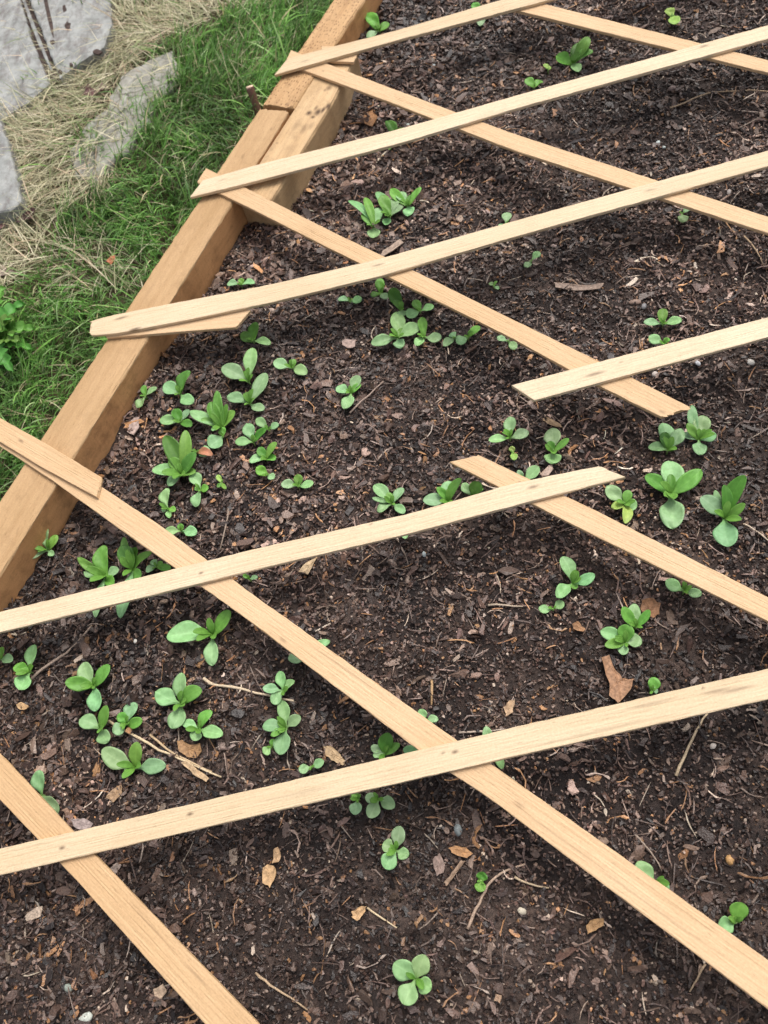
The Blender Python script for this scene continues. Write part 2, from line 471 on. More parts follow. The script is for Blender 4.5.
tag(board('slat_offcut', [((322, 46), (322, 60.5)), ((361, 46), (354, 62))], ZB, TH, M['slat_warm']),
    'stub of slat tucked under the farthest cream slat where it crosses the timber', 'wood slat', G_)

TT = .125
tag(board('edge_timber', [((-200, 802), (-200, 896)), ((0, 500.5), (0, 575)), ((259, 109), (289, 111.5))], 0, TT, M['timber'],
          [(272, 128.5, .0018, .8, 1.3), (243, 156, .003, .5, 1.5), (17, 532, .0015, .8, 1.3), (209, 196, .003, .3, 2), (150, 290, .004, .12, 6), (253, 119, .004, .25)], rough=.0009, rnd=.0035, nacross=24, step=.006, jag=(.001, .003), side_mat=M['brightened_side']),
    'long light brown timber beam forming the near left edge of the raised bed', 'timber')
tag(board('edge_timber', [((262, 104.5), (293.5, 107)), ((333, 0), (364, 0)), ((470, -202), (498, -206))], .001, TT, M['timber_inc'],
          [(266, 101, .004, .55, .6), (276, 102, .004, .6, .6), (287, 104, .004, .5, .6)], rough=.001, rnd=.0045, nacross=22, step=.006, jag=(.003, .001), side_mat=M['brightened_side']),
    'far edge timber with rows of small incised dashes, ending at a dark jagged joint', 'timber')
tag(board('splice_block', [((238, 196), (272, 200)), ((293.5, 110), (330, 106)), ((331.5, 50), (357, 54))], -.002, TT, M['timber_blk'],
          [(309, 113, 0.00544, 0.9900000000000001, 1.2), (313, 117, 0.0044199999999999995, 0.8800000000000001, 1), (318, 112, 0.0068, 0.935, 1.5), (323, 110, 0.0037400000000000003, 1, 2.6), (328, 106, 0.00425, 0.9900000000000001, 2), (316, 108, 0.0034, 0.66, 2), (296, 126, 0.0068, 0.30800000000000005, 2), (304, 129, 0.0059499999999999996, 0.385, 2.2), (311, 126, 0.0051, 0.33, 2), (329, 88, 0.0059499999999999996, 0.66, 1.2), (325, 90, 0.0034, 0.55, 1), (277, 143, 0.00272, 0.55, 1), (289, 152, 0.0085, 0.132, 3)], rough=.0005, rnd=.005, side_mat=M['timber_blk'], nacross=44, step=.002, jag=(.002, .002)),
    'short knotty timber block fixed against the inside of the edge timbers', 'timber')

# ------------------------------------------------------------------ the bed of soil and the lawn
# inner face line of the timbers
P0 = at(-200, 896); P1 = at(289, 111.5); P2 = at(498, -206)
dB = (P1 - P0)[:2]; dB /= np.linalg.norm(dB); nB = np.array([dB[1], -dB[0]])
if (at(600, 600)[:2] - P0[:2]) @ nB < 0: nB = -nB


def inside(x, y, m=0.0):
    return ((x - P0[0]) * nB[0] + (y - P0[1]) * nB[1]) - m      # metres to the right of the inner face of the timber


def sheet(name, u, v, zf, mat, kind='structure'):
    """grid in the frame of the timber: u metres away from it, v metres along it"""
    U, Vv = np.meshgrid(u, v)
    X = P0[0] + nB[0] * U + dB[0] * Vv; Y = P0[1] + nB[1] * U + dB[1] * Vv
    Z = zf(X, Y); V = np.stack([X, Y, Z], -1).reshape(-1, 3)
    nu, nv = len(u), len(v); i = np.arange(nv - 1)[:, None] * nu + np.arange(nu - 1)[None]
    f = np.stack([i, i + 1, i + 1 + nu, i + nu], -1).reshape(-1, 4)
    o = np_mesh(name, V, f, mat, smooth=True)
    # keep faces up
    if o.data.polygons[0].normal.z < 0: o.data.flip_normals()
    return tag(o, kind=kind)


vc = np.concatenate([np.arange(-2.0, -.15, .05), np.arange(-.15, 2.35, .0035), np.arange(2.35, 5.5, .06)])
uc = np.concatenate([np.arange(-.02, 1.55, .0035), np.arange(1.55, 4.0, .06)])
sheet('garden_soil', uc, vc, soil_h, M['soil'])
ul = np.concatenate([-np.geomspace(60, 1.6, 30), np.arange(-1.55, 0.03, .02), np.geomspace(.05, 60, 30)])
vl = np.concatenate([-np.geomspace(60, .4, 30), np.arange(-.38, 2.6, .02), np.geomspace(2.62, 60, 30)])
sheet('ground', ul, vl, ground_h, M['lawn_soil'])


# ------------------------------------------------------------------ bark mulch: thousands of small pieces (one object)
def rotmats(yaw, pitch, roll):
    cy, sy, cp, sp, cr, sr = np.cos(yaw), np.sin(yaw), np.cos(pitch), np.sin(pitch), np.cos(roll), np.sin(roll)
    z = np.zeros_like(cy); o = np.ones_like(cy)
    Rz = np.stack([cy, -sy, z, sy, cy, z, z, z, o], -1).reshape(-1, 3, 3)
    Ry = np.stack([cp, z, sp, z, o, z, -sp, z, cp], -1).reshape(-1, 3, 3)
    Rx = np.stack([o, z, z, z, cr, -sr, z, sr, cr], -1).reshape(-1, 3, 3)
    return Rz @ Ry @ Rx


def bits(nn, length, width, thick, cols, tilt, ymode='box', zoff=0.3, keep=None):
    """nn angular splinters strewn over the soil"""
    u = RNG.uniform(.0, 1.5, nn); v = RNG.uniform(-.15, 2.3, nn)
    x = P0[0] + nB[0] * u + dB[0] * v; y = P0[1] + nB[1] * u + dB[1] * v
    px, py = pix(x, y, SOIL); ok = (px > -110) & (px < 880) & (py > -110) & (py < 1130) & (u > .003)
    if keep is not None: ok &= keep(x, y, u)
    x, y, u = x[ok], y[ok], u[ok]; k = len(x)
    L = length(k); W = width(k, L); T = thick(k, W)
    # three cross sections: tapered ends, thick middle, random outline
    sx = np.array([-1, -.45, .45, 1.0]); prof = np.array([.6, 1, .92, .5])
    T4 = []
    for s in range(4):
        for (a, bq) in ((-1, -1), (1, -1), (1, 1), (-1, 1)):
            T4.append((sx[s] / 2, a * prof[s] / 2, bq * (.6 + .4 * prof[s]) / 2))
    T4 = np.array(T4)                                     # 16 verts
    V = T4[None] * np.stack([L, W, T], -1)[:, None, :]
    V += RNG.normal(0, 1, V.shape) * (np.stack([L * .08, W * .16, T * .16], -1))[:, None, :]
    bend = RNG.normal(0, .12, k) * L
    V[:, :, 1] += bend[:, None] * ((T4[:, 0] * 2) ** 2)[None]
    Rm = rotmats(RNG.uniform(0, 6.283, k), RNG.normal(0, tilt, k), RNG.normal(0, tilt * 1.4, k))
    V = np.einsum('kij,kvj->kvi', Rm, V)
    V[:, :, 0] += x[:, None]; V[:, :, 1] += y[:, None]; V[:, :, 2] += (soil_h(x, y) + T * zoff + RNG.uniform(0, .0022, k))[:, None]
    Fq = []
    for s in range(3):
        for q in range(4):
            Fq.append((s * 4 + q, s * 4 + (q + 1) % 4, s * 4 + 4 + (q + 1) % 4, s * 4 + 4 + q))
    Fq.append((3, 2, 1, 0)); Fq.append((12, 13, 14, 15)); Fq = np.array(Fq)
    FF = (np.arange(k) * 16)[:, None, None] + Fq[None]
    ci = cols(k, x, y)
    return V.reshape(-1, 3), FF.reshape(-1, 4), np.repeat(ci, len(Fq), 0)


PAL = np.array([(.022, .0135, .011), (.046, .028, .021), (.088, .055, .041), (.145, .094, .070), (.22, .150, .112), (.42, .23, .105), (.35, .26, .205), (.56, .46, .36)]) * np.array((1.05, .98, .97))


def palette(p):
    p = np.array(p, float) / sum(p)
    def f(k, x, y):
        q = 1 + 0 * x; c = PAL[RNG.choice(len(PAL), k, p=p)] * RNG.uniform(.7, 1.3, (k, 1)) * (1 + RNG.normal(0, .025, (k, 3)))
        return np.clip(c * (.36 + 1.05 * vnoise(x, y, .15, 31))[:, None], .004, .8)
    return f


def leftish(x, y, u):      # coarse bark lies thickest beside the timber
    d = .42 + .6 * np.clip(1.0 - u / .8, 0, 1) + .35 * (vnoise(x, y, .12, 77) - .4)
    return RNG.uniform(0, 1, len(x)) < d


def near_timber(x, y, u):
    return RNG.uniform(0, 1, len(x)) < np.clip(1.25 - u / .42, .04, 1) * (.5 + .8 * vnoise(x, y, .09, 55))


groups = [
    bits(26000, lambda k: RNG.lognormal(math.log(.0115), .3, k).clip(.007, .024), lambda k, L: L * RNG.uniform(.25, .6, k), lambda k, W: W * RNG.uniform(.2, .4, k), palette((14, 20, 26, 20, 12, 4, 6, 1)), .34, zoff=1.0, keep=near_timber),
    bits(185000, lambda k: RNG.uniform(.0013, .0045, k), lambda k, L: L * RNG.uniform(.5, .95, k), lambda k, W: W * RNG.uniform(.5, .9, k), palette((22, 26, 24, 14, 7, 2.5, 4, 1.6)), .5, zoff=.4),
    bits(80000, lambda k: RNG.lognormal(math.log(.0068), .38, k).clip(.004, .021), lambda k, L: L * RNG.uniform(.18, .55, k), lambda k, W: W * RNG.uniform(.2, .45, k), palette((16, 24, 27, 17, 9, 3, 4, .8)), .28, zoff=.5, keep=leftish),
    bits(7500, lambda k: RNG.lognormal(math.log(.013), .35, k).clip(.006, .030), lambda k, L: L * RNG.uniform(.15, .4, k), lambda k, W: W * RNG.uniform(.15, .35, k), palette((10, 18, 28, 20, 12, 7, 5, 2)), .22, zoff=.9, keep=leftish),
    bits(9500, lambda k: RNG.uniform(.010, .032, k), lambda k, L: RNG.uniform(.0006, .0015, k), lambda k, W: W * .8, palette((4, 10, 18, 22, 20, 14, 6, 8)), .16, zoff=2.5),
]
off = 0; VV = []; FF = []; TC = []
for v_, f_, c_ in groups:
    VV.append(v_); FF.append(f_ + off); TC.append(c_); off += len(v_)
mul = np_mesh('bark_mulch', np.concatenate(VV), np.concatenate(FF), M['chips'], tint=np.concatenate(TC))
tag(mul, 'dark brown bark chips and crumbs covering the soil of the bed', 'mulch', kind='stuff')


# ------------------------------------------------------------------ grass and dry grass
def inpoly(px, py, poly):
    poly = np.array(poly, float); c = np.zeros(len(px), bool); j = len(poly) - 1
    for i in range(len(poly)):
        xi, yi = poly[i]; xj, yj = poly[j]
        c ^= ((yi > py) != (yj > py)) & (px < (xj - xi) * (py - yi) / (yj - yi + 1e-9) + xi); j = i
    return c


# region outlines on the ground, in picture coordinates
DRY = [(-140, -150), (200, -150), (330, -60), (310, -5), (235, 10), (205, 32), (172, 42), (140, 64), (126, 96), (100, 150), (118, 176), (90, 205), (60, 215), (45, 260), (30, 285), (-140, 330)]
PATCH = [(50, 250), (110, 235), (150, 262), (140, 300), (95, 310), (60, 290)]
STONES = [[(125, 74), (147, 61), (172, 52), (177, 73), (168, 94), (151, 104), (148, 119), (131, 116), (114, 106), (115, 88)],
          [(112, 110), (130, 119), (147, 122), (137, 133), (128, 150), (110, 162), (94, 180), (76, 172), (74, 150), (88, 126)]]


def blades(nn, region, length, width, lean, cols, name, mat, label, cat, flat=0.0, curl=.5, density=None):
    u = RNG.uniform(-1.6, -.09, nn); v = RNG.uniform(.1, 3.0, nn)
    x = P0[0] + nB[0] * u + dB[0] * v; y = P0[1] + nB[1] * u + dB[1] * v
    z = ground_h(x, y); px, py = pix(x, y, z)
    ok = (px > -170) & (px < 440) & (py > -200) & (py < 640)
    x, y, z, px, py = x[ok], y[ok], z[ok], px[ok], py[ok]
    pr = region(px, py); ok = RNG.uniform(0, 1, len(x)) < pr
    x, y, z, px, py = x[ok], y[ok], z[ok], px[ok], py[ok]; k = len(x)
    L = length(k); W = width(k); az = cols_az(k, px, py, flat) if flat else RNG.normal(0, 1.0, k) + 3.4 * vnoise(px, py, 70, 93) + 3.6
    ln = lean(k)
    S = np.array([0, .22, .45, .7, 1.0]); wp = np.array([.8, 1, .9, .6, .08])
    ang = ln[:, None] + (curl * RNG.uniform(.2, 1.4, k))[:, None] * S[None]        # angle from vertical along the blade
    ang = np.minimum(ang, 1.62 + .1)
    seg = np.diff(S)[None] * L[:, None]
    hx = np.concatenate([np.zeros((k, 1)), np.cumsum(np.sin(ang[:, 1:]) * seg, 1)], 1)
    hz = np.concatenate([np.zeros((k, 1)), np.cumsum(np.cos(ang[:, 1:]) * seg, 1)], 1)
    side = RNG.normal(0, .12, k)[:, None] * L[:, None] * S[None] ** 2
    dx, dy = np.cos(az)[:, None], np.sin(az)[:, None]
    cx = x[:, None] + dx * hx - dy * side; cy = y[:, None] + dy * hx + dx * side; cz = z[:, None] + hz + flatz(k, flat)[:, None]
    w = W[:, None] * wp[None] / 2; tw = RNG.uniform(-.8, .8, k)[:, None]
    ox, oy, oz = -dy * np.cos(tw) * w, dx * np.cos(tw) * w, np.sin(tw) * w
    V = np.stack([np.stack([cx - ox, cy - oy, cz - oz], -1), np.stack([cx + ox, cy + oy, cz + oz], -1)], 2).reshape(k, 10, 3)
    Fq = np.array([(2 * i, 2 * i + 1, 2 * i + 3, 2 * i + 2) for i in range(4)])
    FFi = (np.arange(k) * 10)[:, None, None] + Fq[None]
    ci = np.repeat(cols(k, px, py), 4, 0)
    o = np_mesh(name, V.reshape(-1, 3), FFi.reshape(-1, 4), mat, tint=ci, smooth=True)
    return tag(o, label, cat, kind='stuff')


def flatz(k, flat): return RNG.uniform(0, .022 if flat else .001, k)


def cols_az(k, px, py, flat):
    return RNG.normal(0, 1, k) * .8 + 3.6 * vnoise(px, py, 60, 91) + 1.2


def greens(k, px, py):
    a = np.array([(.115, .26, .055), (.17, .35, .075), (.23, .43, .11), (.07, .17, .04), (.36, .50, .23), (.50, .44, .26)])
    c = a[RNG.choice(6, k, p=[.25, .3, .2, .12, .06, .07])]
    return np.clip(c * RNG.uniform(.7, 1.3, (k, 1)) * (.45 + .8 * vnoise(px, py, 38, 33))[:, None], .01, .8)


def straws(k, px, py):
    a = np.array([(.54, .49, .31), (.43, .40, .24), (.66, .59, .41), (.30, .31, .16), (.60, .44, .30), (.22, .28, .11)])
    c = a[RNG.choice(6, k, p=[.3, .22, .16, .15, .09, .08])]
    return np.clip(c * RNG.uniform(.7, 1.25, (k, 1)), .01, .9)


def on_stone(px, py):
    s = inpoly(px, py, STONES[0]) | inpoly(px, py, STONES[1]); return s


BOARD1 = [(-60, -160), (112, -160), (112, 28), (104, 50), (52, 82), (28, 104), (-60, 130)]
BOARD2 = [(-60, 110), (1, 118), (18, 205), (-60, 240)]


def reg_green(px, py):
    d = inpoly(px, py, DRY); p = np.where(d, .035, 1.0)
    p *= .45 + .75 * (vnoise(px, py, 26, 5) > .35) * vnoise(px, py, 55, 6) + .2
    p = np.where(inpoly(px, py, PATCH), p * .3, p)
    return np.where(on_stone(px, py), .05 + .5 * (vnoise(px, py, 14, 61) > .68), p)


def reg_dry(px, py):
    d = inpoly(px, py, DRY); p = np.where(d, 1.0, .012) + .25 * inpoly(px, py, PATCH)
    p = p + .07 * (vnoise(px, py, 30, 15) > .66)
    p = np.where(on_stone(px, py), .06 + .6 * (vnoise(px, py, 16, 63) > .6), p)
    p = np.where(inpoly(px, py, BOARD1) | inpoly(px, py, BOARD2), p * .12, p)
    return p


blades(150000, reg_green, lambda k: RNG.uniform(.022, .070, k), lambda k: RNG.uniform(.0014, .0032, k), lambda k: np.abs(RNG.normal(.45, .3, k)),
       greens, 'grass', M['grass'], 'green lawn grass growing along the outside of the timber edge', 'grass', curl=1.0)
blades(9000, reg_green, lambda k: RNG.uniform(.045, .10, k), lambda k: RNG.uniform(.0026, .0042, k), lambda k: np.abs(RNG.normal(.45, .25, k)),
       lambda k, px, py: np.clip(greens(k, px, py) * np.array((1.35, 1.3, 1.25)), 0, .8), 'grass', M['grass'], 'longer broad blades of lawn grass standing out of the turf', 'grass', curl=.9)
blades(110000, reg_dry, lambda k: RNG.uniform(.03, .11, k), lambda k: RNG.uniform(.0009, .0021, k), lambda k: np.abs(RNG.normal(1.25, .22, k)),
       straws, 'dry_grass', M['straw'], 'matted pale dry grass between the green lawn and the grey boards', 'dry grass', flat=1.0, curl=.45)

# ------------------------------------------------------------------ flagstones, boards, stub, dead leaves
def slab(name, poly, ztop, thick, mat, parent=None, rough=.0015, tiltv=(0, 0), sub=3):
    P = np.array([at(x, y, ztop) for x, y in poly])
    # denser outline with an uneven edge
    pts = []
    for i in range(len(P)):
        a, b2 = P[i], P[(i + 1) % len(P)]; k = max(2, int(np.linalg.norm(b2 - a) / .012))
        for j in range(k): pts.append(a + (b2 - a) * j / k + np.array([random.gauss(0, rough), random.gauss(0, rough), 0]))
    P = np.array(pts); c = P.mean(0); nP = len(P)
    rings = [(1.0, -thick), (1.0, -.004), (.985, -.0012), (.96, 0), (.7, .0005), (.4, -.0003), (.15, .0003)]
    V = []
    for s, dz in rings:
        for p in P:
            q = c + (p - c) * s; V.append((q[0], q[1], ztop + dz + random.gauss(0, rough * .12) + tiltv[0] * (q[0] - c[0]) + tiltv[1] * (q[1] - c[1])))
    V = [(v[0] - c[0], v[1] - c[1], v[2] - (ztop - thick)) for v in V]
    F_ = []
    for r_ in range(len(rings) - 1):
        for i in range(nP):
            j = (i + 1) % nP; F_.append((r_ * nP + i, r_ * nP + j, (r_ + 1) * nP + j, (r_ + 1) * nP + i))
    F_.append(tuple((len(rings) - 1) * nP + i for i in range(nP))); F_.append(tuple(range(nP))[::-1])
    o = poly_mesh(name, V, F_, mat, parent, smooth=False)
    o.location = (c[0], c[1], ztop - thick) if parent is None else (c[0] - parent.location[0], c[1] - parent.location[1], ztop - thick - parent.location[2])
    bm_fix(o)
    return o


def bm_fix(o):
    import bmesh
    bm = bmesh.new(); bm.from_mesh(o.data); bmesh.ops.recalc_face_normals(bm, faces=bm.faces); bm.to_mesh(o.data); bm.free()


tag(slab('flagstone', [(125, 72), (147, 60), (172, 51), (178, 73), (169, 94), (153, 105), (150, 121), (138, 134), (129, 151), (111, 163), (95, 182), (74, 176), (70, 152), (86, 124), (108, 108), (114, 88)], GROUND + .02, .05, M['stone'], rough=.0022),
    'pale grey flagstone half buried in dry straw and green grass', 'stone')


def plank_group(label, base_px, planks, zt):
    c = at(*base_px, GROUND); root = empty('painted_board', tuple(c))
    for k, (pl, mt, dz, nm) in enumerate(planks):
        slab(nm, pl, zt + dz, .06 + dz, M[mt], root, rough=.0012)
    return tag(root, label, 'board')


BZ = GROUND + .026
plank_group('weathered board with peeling grey white paint and a long dark split', (55, 20), [
    ([(-60, -150), (-42, -150), (20, 0), (31, 38), (49.5, 82), (28, 100), (4, 116), (-60, 124)], 'paint', 0, 'plank'),
    ([(-25, -150), (110, -160), (110, 0), (111, 24), (103, 46), (80, 60), (59, 77), (48, 48), (29.5, 0)], 'paint', 0.003, 'plank'),
    ([(-33, -150), (-29, -150), (24.5, 0), (38.5, 38), (51.5, 70), (50, 70), (36, 38), (22.5, 0)], 'paint', -.004, 'sliver'),
    ([(-50, -150), (5, -150), (40, 0), (59, 76), (50, 84), (12, 0)], 'darkwood', -.010, 'backing')], BZ)
plank_group('narrow grey white board end at the left side above the dead leaves', (4, 170), [
    ([(-70, 108), (-4, 112), (6, 138), (17, 178), (20, 200), (9, 210), (-10, 214), (-70, 235)], 'paint', 0, 'plank')], GROUND + .048)
# dark chipped holes in the paint: shallow flakes of bare wood standing on the board
def flake(name, poly, z, mat, parent, th=.0012):
    P = np.array([at(x, y, z) for x, y in poly]); c = P.mean(0)
    V = [(p[0], p[1], z - .002) for p in P] + [(p[0], p[1], z + th) for p in P]; k = len(P)
    F_ = [tuple(range(k))[::-1], tuple(range(k, 2 * k))] + [(i, (i + 1) % k, k + (i + 1) % k, k + i) for i in range(k)]
    pl = np.array(parent.location); V = [tuple(np.array(v) - pl) for v in V]
    o = poly_mesh(name, V, F_, mat, parent); bm_fix(o); return o
rt = [o for o in C.objects if o.name == 'painted_board'][0]
for cx_, cy_, rx_, ry_ in ((64.5, 9, 2.2, 3.5), (68, 26, 3, 4), (52.5, 42.5, 2.6, 2.2), (71, 65, 1.5, 2), (60, 72, 2, 2), (97, 52, 5, 2.5)):
    flake('bare_spot', [(cx_ + rx_ * math.cos(a) * random.uniform(.7, 1.25), cy_ + ry_ * math.sin(a) * random.uniform(.7, 1.25)) for a in np.linspace(0, 5.7, 11)], BZ + .003, M['darkwood'], rt)
flake('split', [(42, -8), (46, -8), (50, 12), (53, 24), (54, 39), (51.5, 33), (48, 20)], BZ + .003, M['darkwood'], rt)


def tube(name, pts, radii, mat, parent=None, sides=8, wob=.12, col=None, loc=None):
    pts = [Vector(p) for p in pts]; V = []; F_ = []
    loc = Vector(loc) if loc is not None else Vector((0, 0, 0))
    up = Vector((0, 0, 1))
    for i, p in enumerate(pts):
        d = (pts[min(i + 1, len(pts) - 1)] - pts[max(i - 1, 0)]).normalized()
        a = d.cross(up); a = Vector((1, 0, 0)) if a.length < .05 else a.normalized(); b2 = d.cross(a).normalized()
        for k in range(sides):
            t_ = 2 * math.pi * k / sides; r = radii[i] * (1 + random.uniform(-wob, wob))
            V.append(p + a * math.cos(t_) * r + b2 * math.sin(t_) * r - loc)
    for i in range(len(pts) - 1):
        for k in range(sides):
            k2 = (k + 1) % sides; F_.append((i * sides + k, i * sides + k2, (i + 1) * sides + k2, (i + 1) * sides + k))
    F_.append(tuple(range(sides))[::-1]); F_.append(tuple((len(pts) - 1) * sides + k for k in range(sides)))
    o = poly_mesh(name, V, F_, mat, parent, smooth=True); bm_fix(o)
    if parent is None: o.location = loc
    if col: tint_mesh(o, col)
    return o


g0 = at(263, 124, GROUND); g1 = at(249.5, 87, GROUND + .066)
root = empty('cut_stub', tuple(g0))
tag(root, 'brown cut branch stub with a pale sawn top, in the grass beside the timber', 'stub')
rel = lambda p: tuple(np.array(p) - g0)
tube('bark', [rel(g0 + (g1 - g0) * t) for t in (-.1, .3, .6, .8, .96, 1)], [.0090, .0082, .0076, .0078, .0084, .0078], M['twig'], root, 14, .07, (.17, .085, .065))
tube('cut_face', [rel(g0 + (g1 - g0) * t) for t in (.985, 1.02)], [.0078, .0074], M['twig'], root, 14, .05, (.78, .55, .40))


def curved_piece(name, outline, z0, curl, thick, col, mat, label, cat, group=None, surf=None):
    """a thin bent flake (dead leaf or bark): outline in the picture, laid on the ground, corners lifted"""
    P = np.array([at(x, y, z0) for x, y in outline]); c = P.mean(0)
    base = surf(c[0], c[1]) if surf is not None else z0
    P = np.array([at(x, y, float(base) + .003) for x, y in outline]); c = P.mean(0)
    pts = []
    for i in range(len(P)):
        a, b2 = P[i], P[(i + 1) % len(P)]
        for j in range(3): pts.append(a + (b2 - a) * j / 3 + np.array([random.gauss(0, .0005), random.gauss(0, .0005), 0]))
    P = np.array(pts); k = len(P); R_ = np.linalg.norm(P - c, axis=1).max()
    az = random.uniform(0, 3.14); ax = np.array([math.cos(az), math.sin(az)])
    V = []; rings = (1.0, .75, .45, .18)
    for lay in (0, 1):
        for s in rings:
            for p in P:
                q = (p - c) * s; dd = (q[:2] @ ax) / R_
                V.append((q[0], q[1], .001 + curl * R_ * dd * dd + random.gauss(0, .0003) + (thick if lay == 0 else 0)))
    F_ = []; nr = len(rings)
    for lay in (0, 1):
        o_ = lay * nr * k
        for r_ in range(nr - 1):
            for i in range(k):
                j = (i + 1) % k; F_.append((o_ + r_ * k + i, o_ + r_ * k + j, o_ + (r_ + 1) * k + j, o_ + (r_ + 1) * k + i))
        F_.append(tuple(o_ + (nr - 1) * k + i for i in range(k)))
    for i in range(k):
        j = (i + 1) % k; F_.append((i, j, nr * k + j, nr * k + i))
    o = poly_mesh(name, V, F_, mat, smooth=False); bm_fix(o); tint_mesh(o, col)
    o.location = (c[0], c[1], float(base) + .002)
    return tag(o, label, cat, group)


gs = lambda x, y: ground_h(x, y) + .018
DL = 'dead leaves in the grass'
curved_piece('dead_leaf', [(14, 218), (20, 208), (30, 207), (39, 214), (32, 220), (26, 219), (18, 224)], GROUND, .5, .0006, (.085, .04, .04), M['deadleaf'], 'dark purplish brown curled dead leaf at the foot of the narrow board', 'dead leaf', DL, gs)
curved_piece('dead_leaf', [(-8, 205), (4, 207), (8, 216), (6, 228), (-2, 236), (-8, 230)], GROUND, .3, .0006, (.20, .11, .10), M['deadleaf'], 'reddish brown dead leaf cut by the left picture edge below the narrow board', 'dead leaf', DL, gs)
curved_piece('dead_leaf', [(-6, 263), (4, 266), (13, 271), (16, 275), (8, 274), (-6, 280)], GROUND, .5, .0006, (.27, .20, .17), M['deadleaf'], 'pale grey brown dead leaf above the toothed green weed', 'dead leaf', DL, gs)
curved_piece('dead_leaf', [(107, 262), (111, 257), (115, 255), (116, 260), (111, 265)], GROUND, .5, .0006, (.38, .13, .06), M['deadleaf'], 'small rust red dead leaf lying in the grass above the splintered slat end', 'dead leaf', DL, lambda x, y: ground_h(x, y) + .035)
curved_piece('dead_leaf', [(84, 95), (90, 88), (97, 92), (103, 84), (108, 88), (104, 96), (92, 98)], GROUND, .6, .0006, (.15, .075, .07), M['deadleaf'], 'crumpled brown dead leaf in the straw beside the larger flagstone', 'dead leaf', DL, gs)

# ------------------------------------------------------------------ leaves
PALE = (.310, .535, .235); MID = (.185, .420, .070); DARK = (.115, .310, .045); YEL = (.38, .56, .13); RUST = (.55, .28, .14)


def leaf_mesh(base, tip, width, cup=.22, arch=.25, petiole=.16, peti_w=.16, wavy=.0, notch=False, cc=.6):
    """spoon-shaped leaf from base to tip (relative coordinates)"""
    base = np.array(base, float); tip = np.array(tip, float); d = tip - base; Ln = np.linalg.norm(d); d /= Ln
    s = np.cross(d, (0, 0, 1.0)); s /= np.linalg.norm(s) + 1e-9; up = np.cross(s, d)
    roll = random.uniform(-.25, .25); s, up = s * math.cos(roll) + up * math.sin(roll), up * math.cos(roll) - s * math.sin(roll)
    nu, nv = 14, 8; V = []; uv = []; c = cc; side = random.uniform(-.07, .07) * Ln
    for i in range(nu + 1):
        t = i / nu; t = 1 - (1 - t) ** 1.45
        if t > c: f = max(0, 1 - ((t - c) / (1 - c)) ** 2.1) ** .58
        else:
            q = max(0, (t - petiole * .6) / (c - petiole * .6)); q = q * q * (3 - 2 * q); f = peti_w + (1 - peti_w) * q ** .75
        f = max(f, .015)
        for j in range(nv + 1):
            a = (j / nv) * 2 - 1
            tt = t
            if notch and t > .9: tt = t - .07 * (1 - abs(a)) * (t - .9) / .1
            p = base + d * (tt * Ln) + s * (a * f * width / 2 + side * math.sin(math.pi * t)) \
                + up * (cup * width * f * (abs(a) ** 1.6) * .5 - cup * width * f * .25 + arch * Ln * (math.sin(math.pi * min(1, t * .9 + .02)) * .5) + wavy * width * math.sin(t * 9 + a * 3) * .08)
            p[2] -= .10 * Ln * max(0, t - .75) ** 2 * 8 * arch
            V.append(p); uv.append((j / nv, t))
    F_ = []; k = nv + 1
    for i in range(nu):
        for j in range(nv): F_.append((i * k + j, i * k + j + 1, (i + 1) * k + j + 1, (i + 1) * k + j))
    # underside, 0.4 mm below, closed along the rim
    nb = len(V); V2 = [v - up * .0004 for v in V]; V += V2; uv += uv
    F_ += [tuple(nb + q for q in f[::-1]) for f in F_]
    rim = [i for i in range(k)] + [i * k + nv for i in range(1, nu + 1)] + [nu * k + j for j in range(nv - 1, -1, -1)] + [i * k for i in range(nu - 1, 0, -1)]
    for i in range(len(rim)):
        a, b2 = rim[i], rim[(i + 1) % len(rim)]; F_.append((b2, a, nb + a, nb + b2))
    return V, F_, uv


def leaf_obj(parent, V, F_, uv, col, name='leaf'):
    o = poly_mesh(name, V, F_, M['leaf'], parent, smooth=True)
    l = o.data.uv_layers.new(name='UVMap')
    vi = np.empty(len(o.data.loops), np.int32); o.data.loops.foreach_get('vertex_index', vi)
    l.data.foreach_set('uv', np.array(uv, np.float32)[vi].ravel())
    o.color = (*col, 1)
    return o


